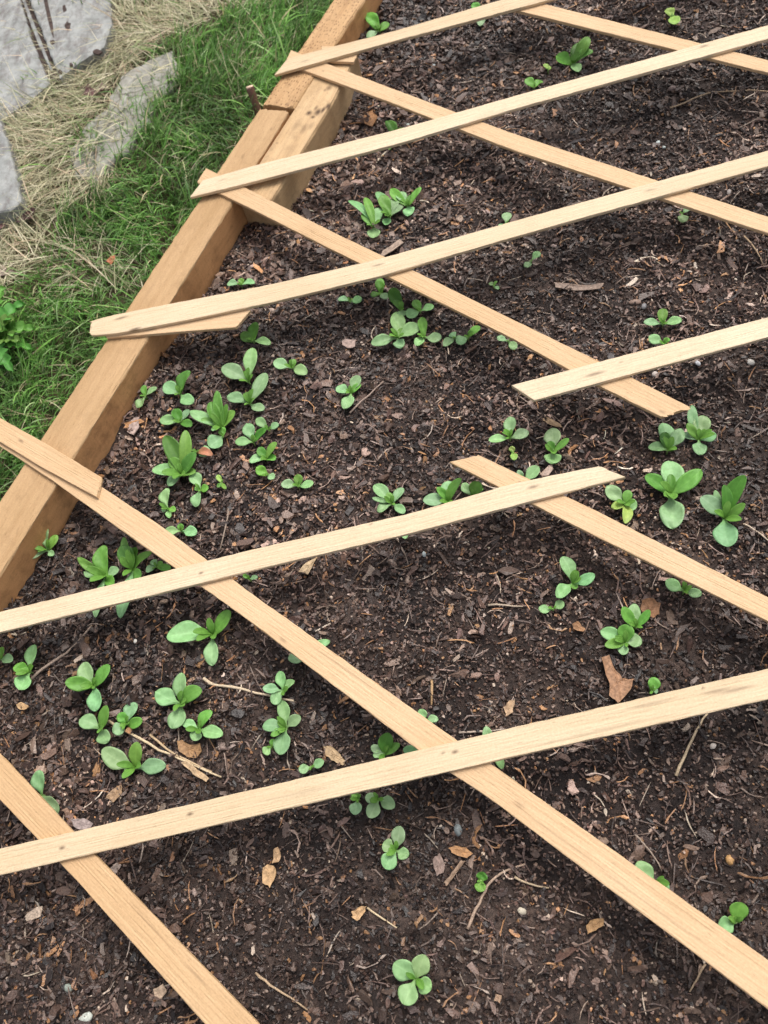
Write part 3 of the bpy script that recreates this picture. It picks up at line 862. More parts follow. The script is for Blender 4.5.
def seedling(cx, cy, leaves, label):
    g = at(cx, cy, SOIL); hz = float(soil_h(g[0], g[1])); zb = hz + .009
    b = at(cx, cy, zb); ground_pt = np.array([b[0], b[1], hz - .003])
    root = empty('seedling', tuple(ground_pt)); tag(root, label, 'seedling', 'young seedlings growing in the bed')
    tube('stem', [(0, 0, 0), (.0002, .0002, .006), (0, 0, zb - ground_pt[2] + .0006)], [.0012, .0011, .0016], M['stem'], root, 7, .05)
    tone = random.uniform(.88, 1.12)
    for lf in leaves:
        tx, ty, w = lf[:3]; kind = lf[3] if len(lf) > 3 else None
        Lpx = math.hypot(tx - cx, ty - cy)
        if kind is None:
            kind = 'c' if (ty > cy - 2 and w > .35 * Lpx) or (w > .8 * Lpx) else random.choice('ggcd')
        scale = 1.08 / F * (H + .04) * 1.06
        if kind == 'c': lift = random.uniform(.10, .28)
        else: lift = random.uniform(.22, .55)
        zt = zb + max(.001, lift * Lpx * scale)
        t_ = at(tx, ty, zt)
        dist = np.linalg.norm(t_ - CAMP); W = w * dist / F * 1.05
        col = {'c': PALE, 'g': MID, 'd': DARK, 'y': YEL, 'r': RUST}[kind]
        col = tuple(v * tone * random.uniform(.9, 1.1) for v in col)
        V, F_, uv = leaf_mesh(b - ground_pt, t_ - ground_pt, W, cup=random.uniform(.12, .38) if kind != 'd' else random.uniform(.3, .6), arch=random.uniform(.08, .3),
                              petiole=random.uniform(.12, .3) if kind == 'c' else .06, peti_w=.18 if kind == 'c' else .36, cc=random.uniform(.5, .62), wavy=random.uniform(0, .8), notch='n' in lf[4:])
        leaf_obj(root, V, F_, uv, col)
    # the heart: two or three tiny upright leaflets, one mesh each
    big = max(math.hypot(l[0] - cx, l[1] - cy) for l in leaves)
    for k in range(2 if big < 16 else 4):
        a = random.uniform(0, 6.28); Lh = random.uniform(.3, .5) * big * 1.25 / F
        V, F_, uv = leaf_mesh(b - ground_pt, b - ground_pt + np.array([math.cos(a) * Lh * .7, math.sin(a) * Lh * .7, Lh * .8]), Lh * random.uniform(.35, .5))
        leaf_obj(root, V, F_, uv, (.17, .38, .06), 'heart_leaf')
    return root


PL = [
 (379, 31, [(367.5, 13, 10, 'g'), (389, 23, 8, 'g'), (367, 38, 8, 'c')], 'bright green seedling beside the far timber, just above the farthest cream slat'),
 (480, 13, [(473, 3, 7), (481, 26, 8, 'c')], 'small seedling mostly hidden beneath the farthest cream slat'),
 (572, 64, [(556, 56, 13, 'g'), (579, 72, 9, 'c'), (593, 51, 9, 'g'), (589, 37, 10, 'g'), (580, 43, 8, 'd')], 'largest seedling of the far upper right, leafy and mid green'),
 (534, 87, [(525.5, 79, 8, 'g'), (542.5, 81, 9, 'g')], 'two-leaved seedling just above the second cream slat from the back'),
 (548, 69, [(544, 64, 5, 'y'), (551, 67, 5, 'y')], 'tiny yellowish sprout left of the largest far seedling'),
 (395, 138, [(387, 121, 10, 'd'), (389, 150, 7, 'g'), (405, 128, 8, 'g')], 'dark seedling hidden beneath the second cream slat, near the rust brown leaf'),
 (672.5, 16, [(668, 8, 8, 'y'), (676.5, 24, 9, 'y')], 'yellow green two-leaved seedling at the top edge of the photo'),
 (374, 227, [(348.5, 201, 7, 'c'), (365, 198, 8, 'g'), (379, 208, 13, 'c'), (373, 238, 12, 'c'), (362, 214, 8, 'g')], 'left seedling of the clump of three above the bowed slat'),
 (390, 217, [(382, 195, 11, 'g'), (376.5, 192, 9, 'c'), (395, 199, 11, 'c'), (403, 206, 9, 'c'), (385, 225, 8, 'c')], 'middle seedling of the clump of three above the bowed slat'),
 (408, 206, [(421, 187, 8, 'g'), (390.5, 189, 9, 'g'), (399, 192, 10, 'c'), (409, 216, 11, 'c'), (411, 195, 6, 'd')], 'right seedling of the clump of three above the bowed slat'),
 (506, 224, [(508, 212.5, 9, 'c'), (499, 232, 7, 'c')], 'pale seedling peeking over the middle of the bowed cream slat'),
 (531, 261, [(525, 267, 7, 'c'), (540, 252, 7, 'c')], 'small two-leaved seedling alone between the bowed slat and the half-length cream slat'),
 (682, 214, [(683, 222.5, 9, 'c'), (690, 208, 5, 'c')], 'single pale round leaf showing beneath a tan slat crossing at the right'),
 (663, 324, [(643.5, 322.5, 9, 'c'), (663, 308.5, 9, 'g'), (682, 319.5, 9, 'c')], 'three-leaved seedling above the half-length cream slat at the right'),
 (664, 344, [(649, 336, 10, 'c'), (669, 338, 6, 'g')], 'seedling partly behind the half-length cream slat, below a three-leaved one'),
 (494, 286, [(489, 283, 4, 'c'), (499, 289, 4, 'c'), (497, 281, 3, 'g')], 'tiny grey green sprout beyond the crossing with the bowed slat'),
 (241, 285, [(227, 284.5, 8, 'c'), (255, 283, 8, 'c'), (241, 278, 6, 'g')], 'flat seedling nearest the timber just above the bowed slat'),
 (350, 301, [(338, 299, 8, 'c'), (362, 299, 8, 'c')], 'flat two-leaved seedling just under the bowed slat, left of its crossing'),
 (381, 293, [(380, 278, 9, 'g'), (371, 296, 8, 'g'), (387, 299, 8, 'c')], 'seedling directly beneath the crossing of bowed slat and long tan slat'),
 (402, 310, [(391, 288, 12, 'd'), (403, 316, 10, 'c'), (394, 300, 8, 'g')], 'dark upright seedling against the tan slat right of the crossing'),
 (420, 311, [(407, 317, 13, 'c'), (434, 306, 9, 'c'), (414, 300, 9, 'g')], 'round-leaved seedling tucked against the near edge of the long tan slat'),
 (398, 338, [(396.5, 312, 14, 'c'), (371, 344, 12, 'c'), (420, 326, 14, 'c'), (402, 348, 11, 'c'), (403, 328, 6, 'g')], 'largest four-leaved seedling of the clump below the slat crossing'),
 (424, 337, [(422, 317, 9, 'g'), (441.5, 337.5, 11, 'c'), (416, 346, 10, 'c')], 'three-leaved seedling right of the big four-leaved one below the slat crossing'),
 (456, 338, [(443.5, 346, 9, 'c'), (450, 333.5, 9, 'c')], 'small seedling left of a round-leaved pair, beneath the long tan slat'),
 (468, 337, [(457.5, 344, 12, 'c'), (480, 326.5, 10, 'g'), (473, 331, 6, 'd')], 'seedling with one round and one upright leaf touching the long tan slat'),
 (508, 341, [(497, 337, 8, 'c'), (516, 349, 8, 'c')], 'seedling almost covered by the long tan slat before the half-length cream slat'),
 (292, 368, [(273.5, 361.5, 12, 'c'), (307.5, 373.5, 11, 'c'), (294, 359, 6, 'g')], 'lone flat seedling with two pale oval leaves right of the left-hand colony'),
 (351, 393, [(336, 387.5, 12, 'c'), (359, 375.5, 11, 'c'), (344.5, 409, 13, 'c'), (361, 384, 7, 'g')], 'lone four-leaved seedling beside a slanting grey twig in mid bed'),
 (253, 341, [(241, 333, 10, 'g'), (256, 322, 12, 'g'), (271, 344, 9, 'c')], 'topmost seedling of the left-hand colony, beside the slat offcut'),
 (249, 382, [(222, 367, 16, 'c'), (253, 348, 13, 'c'), (243, 371, 7, 'd')], 'seedling with a broad pale leaf, second in the colony right column'),
 (250, 404, [(227, 396, 12, 'c'), (266, 373, 14, 'c'), (264, 410, 11, 'c'), (246, 392, 7, 'g')], 'tall-leaved seedling third in the right column of the left-hand colony'),
 (180, 394, [(164.5, 383.5, 14, 'c'), (190, 370.5, 13, 'd'), (193.5, 403, 12, 'c')], 'three-leaved seedling at the upper left of the colony, beside the timber'),
 (145, 396, [(138, 408, 10, 'c'), (157, 387.5, 7, 'c'), (144.5, 385, 6, 'g')], 'small seedling standing right against the timber'),
 (180, 422, [(159.5, 420, 11, 'c'), (175, 408.5, 10, 'd'), (189, 409.5, 9, 'c'), (192, 426, 9, 'd')], 'seedling below the upper left three-leaved one, its round leaf pointing at the timber'),
 (222, 428, [(190, 411, 12, 'c'), (217, 390.5, 11, 'g'), (210, 402, 12, 'd'), (235, 411, 12, 'g'), (211, 429, 9, 'c'), (227, 404, 8, 'd'), (201, 419, 8, 'g')], 'many-leaved seedling in the middle of the left-hand colony'),
 (223, 436, [(209, 447, 16, 'c'), (223, 427, 7, 'g')], 'round pale leaf of a seedling just below the many-leaved middle one'),
 (182, 475, [(165, 435.5, 16, 'd'), (186, 430, 12, 'g'), (152, 470, 14, 'c'), (196, 452, 12, 'd'), (170, 458, 12, 'g'), (184, 455, 11, 'g'), (168, 486, 11, 'c'), (196, 472, 9, 'g'), (174, 463, 8, 'd'), (191, 464, 8, 'c')], 'biggest dark bushy seedling of the left-hand colony'),
 (197, 452, [(210, 453, 12, 'c'), (213, 455, 8, 'r')], 'seedling with a rusty orange leaf tip beside the biggest bushy one'),
 (200.5, 490, [(191.5, 473, 12, 'c'), (197, 507, 12, 'c'), (208.5, 487, 8, 'g'), (195, 487, 6, 'g')], 'seedling with one leaf up and one down, below the biggest bushy one'),
 (168, 509, [(167, 488, 12, 'c'), (161.5, 510, 7, 'c'), (175.5, 511, 7, 'g'), (170, 518, 6, 'c')], 'lowest left seedling of the colony with one tall pale leaf'),
 (181, 531, [(164.5, 531.5, 9, 'c'), (197, 533, 11, 'c'), (181, 523.5, 7, 'g')], 'flat two-leaved seedling touching the top edge of the long diagonal slat'),
 (253, 442, [(247, 423.5, 12, 'c'), (235, 442, 10, 'c'), (266, 428, 9, 'd')], 'three-leaved seedling, fourth down in the right column of the colony'),
 (269, 430, [(256.5, 418.5, 9, 'c'), (279, 424, 8, 'c')], 'small pale seedling on the right rim of the left-hand colony'),
 (266, 459, [(249, 461.5, 11, 'c'), (277, 442.5, 10, 'g'), (259, 447, 9, 'd'), (276, 459, 8, 'g')], 'dark four-leaved seedling near the foot of the colony right column'),
 (267, 475, [(256.5, 467, 10, 'g'), (274.5, 478, 8, 'c')], 'lowest small seedling of the colony right column'),
 (222, 483, [(217, 475, 5, 'y'), (226, 489, 4, 'g'), (217, 487, 4, 'd')], 'tiny wilted sprout with a brownish leaf in the colony'),
 (298, 486, [(281, 484, 10, 'c'), (313.5, 483, 10, 'c'), (298.5, 474, 9, 'g')], 'lone three-leaved seedling at the right foot of the left-hand colony'),
 (392, 504, [(374, 485, 13, 'c'), (403.5, 488, 10, 'c'), (377.5, 512, 11, 'c'), (372, 498, 5, 'c'), (405, 513, 9, 'c'), (388, 492, 7, 'g')], 'five-leaved seedling just above the cream slat that ends in mid bed'),
 (401, 526, [(406, 539, 9, 'c')], 'single leaf tip showing below the cream slat that ends in mid bed'),
 (448, 502, [(423, 500, 14, 'c'), (449, 481, 14, 'c'), (461, 478, 10, 'g'), (437, 487, 8, 'g')], 'pale leafy clump left of the pointed tan slat end'),
 (473, 497, [(463, 483, 9, 'c'), (478, 481, 13, 'd'), (483, 488, 7, 'g')], 'dark leafed seedling touching the pointed tan slat end'),
 (510, 438, [(488.5, 440.5, 10, 'c'), (510.5, 416.5, 12, 'c'), (529, 432, 11, 'c'), (504, 429, 5, 'g')], 'three-leaved seedling below the half-length cream slat, left one of two'),
 (512.5, 453, [(512, 446, 6, 'y'), (514.5, 460, 7, 'y')], 'tiny bright green sprout directly below a three-leaved seedling'),
 (553, 452, [(553, 428, 16, 'c'), (569, 438.5, 7, 'g'), (553, 464, 16, 'c'), (549, 441, 7, 'd')], 'seedling with big round top leaf and round bottom leaf, right one of two'),
 (524, 481, [(539, 466.5, 13, 'c'), (518, 470, 6, 'c')], 'oval leaf showing in the fork above the crossing of two cut slats'),
 (667.5, 450, [(648, 447.5, 11, 'c'), (663, 423, 15, 'c'), (682, 429, 12, 'c'), (664, 432, 10, 'd')], 'seedling just under the ragged slat end, left of its taller neighbour'),
 (699, 440, [(684, 434, 10, 'c'), (716.5, 434.5, 10, 'c'), (700, 455, 13, 'c'), (704, 415.5, 15, 'c'), (687, 423, 8, 'g'), (692, 405, 9, 'c')], 'six-leaved pale seedling right of the ragged slat end'),
 (670, 494, [(669, 461, 20, 'c'), (645, 475.5, 14, 'd'), (702, 470, 15, 'g'), (671, 474, 8, 'd'), (673.5, 529, 22, 'c')], 'largest seedling at the right, with a big round leaf on top and below'),
 (724.5, 519, [(700.5, 497, 17, 'c'), (724, 484.5, 11, 'd'), (745, 475, 15, 'd'), (715, 490, 7, 'c'), (737, 505, 8, 'g'), (729, 547, 21, 'c')], 'tall dark green seedling nearest the right side with a round lower leaf'),
 (625, 504, [(606.5, 486, 14, 'c'), (629, 490, 9, 'g'), (637, 507, 13, 'c'), (611.5, 508, 9, 'y'), (625, 524, 10, 'y')], 'seedling with two yellowing leaves below the cut end of the cream slat'),
 (572.5, 584, [(562, 556.5, 14, 'c'), (595, 574.5, 11, 'c'), (557, 598, 13, 'c'), (576, 589, 7, 'g')], 'three-leaved seedling between the two right-hand slats, upper one of a touching pair'),
 (553, 609, [(538.5, 609, 9, 'c'), (564, 602, 9, 'c')], 'small two-leaved seedling, lower one of a touching pair'),
 (624.5, 643, [(600.5, 630.5, 13, 'c'), (604.5, 646, 10, 'g'), (627, 624, 15, 'g'), (642, 640, 15, 'c'), (623, 655, 10, 'c')], 'five-leaved seedling above the large tan bark piece'),
 (636, 627, [(622, 607, 11, 'g'), (634, 603.5, 12, 'c'), (650, 610, 8, 'g')], 'seedling growing close behind the five-leaved one, beside a round dead leaf'),
 (652, 691, [(655, 677, 11, 'g'), (658, 690, 6, 'c')], 'small seedling just above the nearest cream slat, right of the large bark piece'),
 (684, 591, [(665.5, 580.5, 12, 'c'), (702, 594, 9, 'c'), (686, 585, 6, 'g')], 'seedling half under the tan slat at the right side'),
 (48, 550, [(20.5, 555, 12, 'c'), (44, 526.5, 14, 'c'), (57.5, 535, 9, 'g'), (54, 555, 6, 'c')], 'seedling in front of the bare inner face of the timber at the left'),
 (106, 576, [(104, 545, 15, 'g'), (77.5, 557.5, 8, 'g'), (84, 572, 13, 'c'), (119, 569, 10, 'c'), (113, 586, 10, 'g'), (96, 618, 11, 'c')], 'left seedling of the dense dark clump above the long cream slat'),
 (133, 570, [(122, 545, 15, 'd'), (124, 537, 9, 'g'), (136, 547, 12, 'd'), (152, 552, 9, 'g'), (141, 577, 11, 'g'), (121, 619, 15, 'c')], 'middle seedling of the dense dark clump above the long cream slat'),
 (157, 567, [(146, 572, 9, 'c'), (162.5, 562, 7, 'g'), (171, 568, 7, 'g'), (152, 560, 7, 'c')], 'right seedling of the dense dark clump, tucked under the diagonal slat'),
 (249, 579, [(243, 574, 4, 'g'), (258, 577, 5, 'c')], 'tiny sprout in the angle below the crossing of two slats at the left'),
 (213, 635, [(166.5, 637, 22, 'c'), (231, 611, 16, 'g'), (213, 666, 15, 'c', 'n'), (208, 619, 6, 'd'), (222, 618, 9, 'c')], 'seedling with one very long pale leaf pointing left and a notched lower leaf'),
 (94, 686, [(65, 682, 13, 'g'), (83.5, 662.5, 15, 'c'), (109.5, 665, 13, 'g'), (97, 711, 15, 'c')], 'four-leaved seedling right of the slanting twig at the left'),
 (30, 672, [(13, 667.5, 10, 'g'), (35, 644.5, 13, 'c'), (20, 690, 15, 'c')], 'three-leaved seedling left of the slanting twig near the left side'),
 (0, 659, [(13, 660.5, 9, 'c'), (3, 647, 8, 'g'), (-14, 665, 10, 'c')], 'seedling cut by the left picture edge below the slat'),
 (100, 729, [(79.5, 719.5, 14, 'c'), (107, 705.5, 12, 'g'), (108.5, 742, 13, 'c')], 'three-leaved seedling below the four-leaved one, at the start of the dry straw'),
 (127, 724, [(136, 702.5, 15, 'c'), (142.5, 720, 10, 'g'), (119, 713, 10, 'g'), (113, 733, 13, 'c')], 'seedling with rounded leaves right at the left end of the dry straw'),
 (136, 768, [(102, 749.5, 17, 'c'), (137, 741.5, 12, 'g'), (166, 765, 14, 'c'), (124, 770, 8, 'c')], 'wide seedling just below the dry straw in the lower left'),
 (181, 704, [(155.5, 691.5, 17, 'c'), (182, 672.5, 15, 'c'), (202, 689, 15, 'g'), (173, 729, 17, 'c')], 'large four-leaved seedling left of the pale jointed stalk'),
 (198.5, 729, [(182, 722, 9, 'c'), (212, 710.5, 11, 'g'), (223, 735, 13, 'c'), (194, 741, 11, 'c')], 'seedling touching the lower right of the large four-leaved one, above a dead leaf'),
 (42, 795, [(38.5, 770, 13, 'c'), (59, 812, 14, 'c')], 'two-leaved seedling against the tan slat in the lower left corner'),
 (283, 691, [(262.5, 688, 10, 'c'), (280, 671, 11, 'c'), (294.5, 680.5, 9, 'c'), (272.5, 704, 11, 'c')], 'seedling at the right end of the pale jointed stalk'),
 (286, 728, [(262.5, 726.5, 13, 'c'), (281, 700, 12, 'c'), (300.5, 716, 11, 'c'), (281, 755, 18, 'c'), (271, 736, 7, 'g')], 'large seedling with a round bottom leaf in the middle of the lower left field'),
 (271, 747, [(264, 754, 9, 'c'), (274, 739, 6, 'g')], 'small sprout at the foot of the large round-bottomed seedling'),
 (311, 767, [(298.5, 770, 9, 'c'), (324, 761, 9, 'c')], 'two-leaved seedling just above the nearest cream slat, left of the diagonal slat'),
 (310, 655, [(288, 659, 12, 'c'), (330, 640.5, 9, 'c')], 'seedling crossed by the diagonal slat, one leaf showing on each side'),
 (385, 754, [(388, 732.5, 14, 'd'), (400, 744, 9, 'g'), (371, 746, 8, 'c'), (373, 756, 7, 'c')], 'dark leafed seedling in the angle above the crossing of the two nearest slats'),
 (421, 755, [(403, 749, 10, 'c'), (418, 748, 8, 'c')], 'leaf tip squeezed beside the diagonal slat at the near crossing'),
 (425, 722, [(420, 709, 9, 'c'), (438.5, 719, 8, 'c')], 'small seedling behind the diagonal slat above the near crossing'),
 (490, 745, [(486, 726, 9, 'c'), (503, 769, 9, 'c')], 'seedling under the nearest cream slat, right of the crossing'),
 (378.5, 799, [(365, 797, 10, 'c'), (395, 807, 12, 'c'), (369, 818, 13, 'c')], 'three-leaved seedling emerging below the nearest cream slat'),
 (358, 799, [(355, 815, 12, 'c'), (353, 790, 7, 'g')], 'single round leaf below the nearest cream slat, left of a three-leaved seedling'),
 (396, 850, [(400.5, 826, 14, 'c'), (382.5, 844, 12, 'c'), (409, 855.5, 11, 'c'), (385, 869, 15, 'c')], 'four-leaved seedling in the lower middle, upper one of the two lone ones'),
 (481, 881, [(483, 872, 10, 'd'), (480, 892, 10, 'g')], 'tiny two-leaved seedling touching the curved root in the lower middle'),
 (416, 979, [(393.5, 963, 18, 'c'), (425, 954.5, 16, 'c'), (431.5, 989, 14, 'c'), (404, 1005, 18, 'c')], 'nearest four-leaved seedling, alone at the bottom of the photo'),
 (655, 884, [(636.5, 862, 15, 'c'), (669.5, 889, 12, 'c')], 'seedling showing above the diagonal slat in the lower right'),
 (736, 922, [(742, 902.5, 15, 'g'), (719, 929, 13, 'c'), (728, 917, 5, 'y')], 'seedling in the lower right corner above the end of the diagonal slat'),
]
for p in PL: seedling(*p)

# toothed weed at the left in the grass
def weed():
    g = at(-6, 352, GROUND); zb = GROUND + .02; root = empty('toothed_weed', (g[0], g[1], GROUND)); b0 = at(-4, 345, zb)
    tag(root, 'bright green weed with deeply toothed leaves in the grass at the left edge', 'weed')
    base = b0 - np.array([g[0], g[1], GROUND])
    for (tx, ty, W, z) in ((6, 288, .032, .05), (36, 330, .030, .04), (26, 304, .034, .055), (14, 372, .026, .03), (-30, 300, .03, .04), (-34, 350, .03, .04), (33, 350, .022, .03), (-10, 292, .026, .05), (18, 318, .03, .06), (22, 342, .028, .045), (8, 330, .026, .06)):
        tip = at(tx, ty, GROUND + z) - np.array([g[0], g[1], GROUND]); d = tip - base; L = np.linalg.norm(d); d /= L
        s = np.cross(d, (0, 0, 1)); s /= np.linalg.norm(s); up = np.cross(s, d); V = []; F_ = []; uv = []; nT = 6; per = 6
        nn = nT * per
        for i in range(nn + 1):
            t = i / nn; ph = (i % per) / per; env = math.sin(math.pi * min(1, t * .85 + .12)) ** .7
            f = env * (.42 + .58 * (ph if ph < .8 else (1 - ph) * 4))
            for a in (-1, -.5, 0, .5, 1):
                p = base + d * (t * L + abs(a) * .004 * env) + s * a * f * W * .85 + up * (abs(a) * .25 * W + .05 * W * math.sin(t * 23 + a * 2) + .18 * L * math.sin(math.pi * t))
                V.append(p); uv.append((a / 2 + .5, max(t, .3)))
        for i in range(nn):
            for j in range(4): F_.append((i * 5 + j, i * 5 + j + 1, i * 5 + j + 6, i * 5 + j + 5))
        nb = len(V); V += [v - up * .0004 for v in V]; uv += uv; F_ += [tuple(nb + q for q in f[::-1]) for f in F_]
        leaf_obj(root, V, F_, uv, (.14 * random.uniform(.7, 1.25), .36 * random.uniform(.8, 1.1), .055))
weed()

# ------------------------------------------------------------------ twigs, straws, bark pieces, dead leaves, pebbles on the soil
def twig(pts, wpx, col, label, cat='twig', hover=.003):
    P = []
    dense = []
    for (a, b2) in zip(pts[:-1], pts[1:]):
        k = max(2, int(math.hypot(b2[0] - a[0], b2[1] - a[1]) / 9))
        for j in range(k): dense.append((a[0] + (b2[0] - a[0]) * j / k, a[1] + (b2[1] - a[1]) * j / k))
    dense.append(pts[-1])
    for i, (x, y) in enumerate(dense):
        g = at(x, y, SOIL); P.append([g[0], g[1], 0])
    P = np.array(P)
    # smooth the line
    for _ in range(2):
        Q = P.copy(); Q[1:-1] = (P[:-2] + 2 * P[1:-1] + P[2:]) / 4; P = Q
    z = np.array([float(soil_h(p[0], p[1])) for p in P]); zz = np.maximum(z, np.convolve(np.pad(z, 2, 'edge'), np.ones(5) / 5, 'valid')) + hover
    P[:, 2] = zz
    P[1:-1, :2] += RNG.normal(0, .0005, (len(P) - 2, 2))
    r = wpx / 2 * 1.15 / F; k = len(P); rad = [r * (1.0 - .45 * i / (k - 1)) for i in range(k)]
    o = tube('twig' if cat == 'twig' else cat.replace(' ', '_'), P, rad, M['twig'], None, 7, .15, col, loc=P[k // 2])
    return tag(o, label, cat, 'loose twigs and stalks on the bed')


TAN = (.42, .30, .19); PALET = (.60, .47, .30); GREYT = (.30, .23, .18)
twig([(33, 681), (50, 665), (70, 655), (84, 640), (96, 628)], 3.6, (.36, .27, .21), 'greyish forked twig slanting beside the three-leaved seedling at the left')
twig([(109, 721), (130, 734), (160, 750), (190, 764), (223, 778)], 3.2, PALET, 'longest pale dry straw, in the lower left', 'straw')
twig([(150, 735), (168, 750), (185, 760), (214, 773)], 2.6, (.52, .38, .23), 'shorter straw crossing under the longest pale one', 'straw')
twig([(206.5, 681), (212, 686), (224, 689), (245, 691), (270, 698), (296, 703)], 3.6, (.58, .46, .32), 'pale jointed stalk between two large seedlings', 'stalk')
twig([(670, 109), (684, 102), (702, 94), (730, 92.5), (768, 93), (800, 96)], 2.2, TAN, 'long thin curved twig near the top right')
twig([(738, 128), (753, 121), (768, 112), (785, 105)], 2.0, GREYT, 'short thin twig at the right side below the long curved one')
twig([(676, 776), (684, 757), (693, 738), (700, 724), (708, 713)], 3.0, (.48, .37, .24), 'curved pale stem sticking out under the nearest slat at the right', 'stalk')
twig([(467.5, 929), (472, 915), (480, 902), (485, 890), (490, 881), (503, 871), (525, 864)], 3.0, (.42, .30, .22), 'curved root beside the tiny seedling in the lower middle', 'root')
twig([(514.5, 877), (526, 884), (549, 888)], 2.4, (.50, .38, .25), 'short pale twig right of the curved root')
twig([(635, 834), (645, 845), (656, 857), (662, 871)], 2.0, GREYT, 'thin arched twig above the diagonal slat in the lower right')
twig([(706, 964), (698, 978), (690, 992)], 2.2, TAN, 'short twig below the diagonal slat near the lower right corner')
twig([(351, 416), (362, 405), (384, 383)], 2.6, (.34, .25, .20), 'grey twig slanting beside the lone four-leaved seedling in mid bed')
twig([(256, 973), (266, 981), (276, 988), (292, 998), (308, 1010)], 2.4, TAN, 'thin twig at the bottom edge left of the nearest seedling')
twig([(367.5, 908), (382, 918), (398, 928)], 2.0, PALET, 'thin straw running from a tan chip in the lower middle', 'straw')
twig([(231, 512), (227, 530), (222, 552)], 2.2, GREYT, 'grey twig standing out between colony and diagonal slat')
twig([(742, 527), (752, 531), (768, 543), (780, 556)], 2.0, (.5, .4, .3), 'thin curved root right of the tall dark seedling', 'root')
twig([(459, 733), (480, 733), (504, 729)], 2.2, (.46, .37, .30), 'pale twig just above the nearest slat in mid photo')
twig([(432, 680), (432, 706)], 3.0, (.42, .27, .14), 'upright tan splinter in mid bed right of the diagonal slat')
twig([(272, 237), (300, 225), (331, 211)], 2.4, (.38, .30, .25), 'grey twig beside the timber above the long tan slat')
twig([(488, 605), (505, 605), (523, 606)], 2.6, (.48, .38, .28), 'short pale twig lying level in mid bed')
twig([(384, 1), (390, -12)], 2.0, GREYT, 'twig cut by the top picture edge beside the far timber')
twig([(743, 240), (756, 254), (763, 270)], 2.0, TAN, 'thin twig near the right edge below the bowed slat')

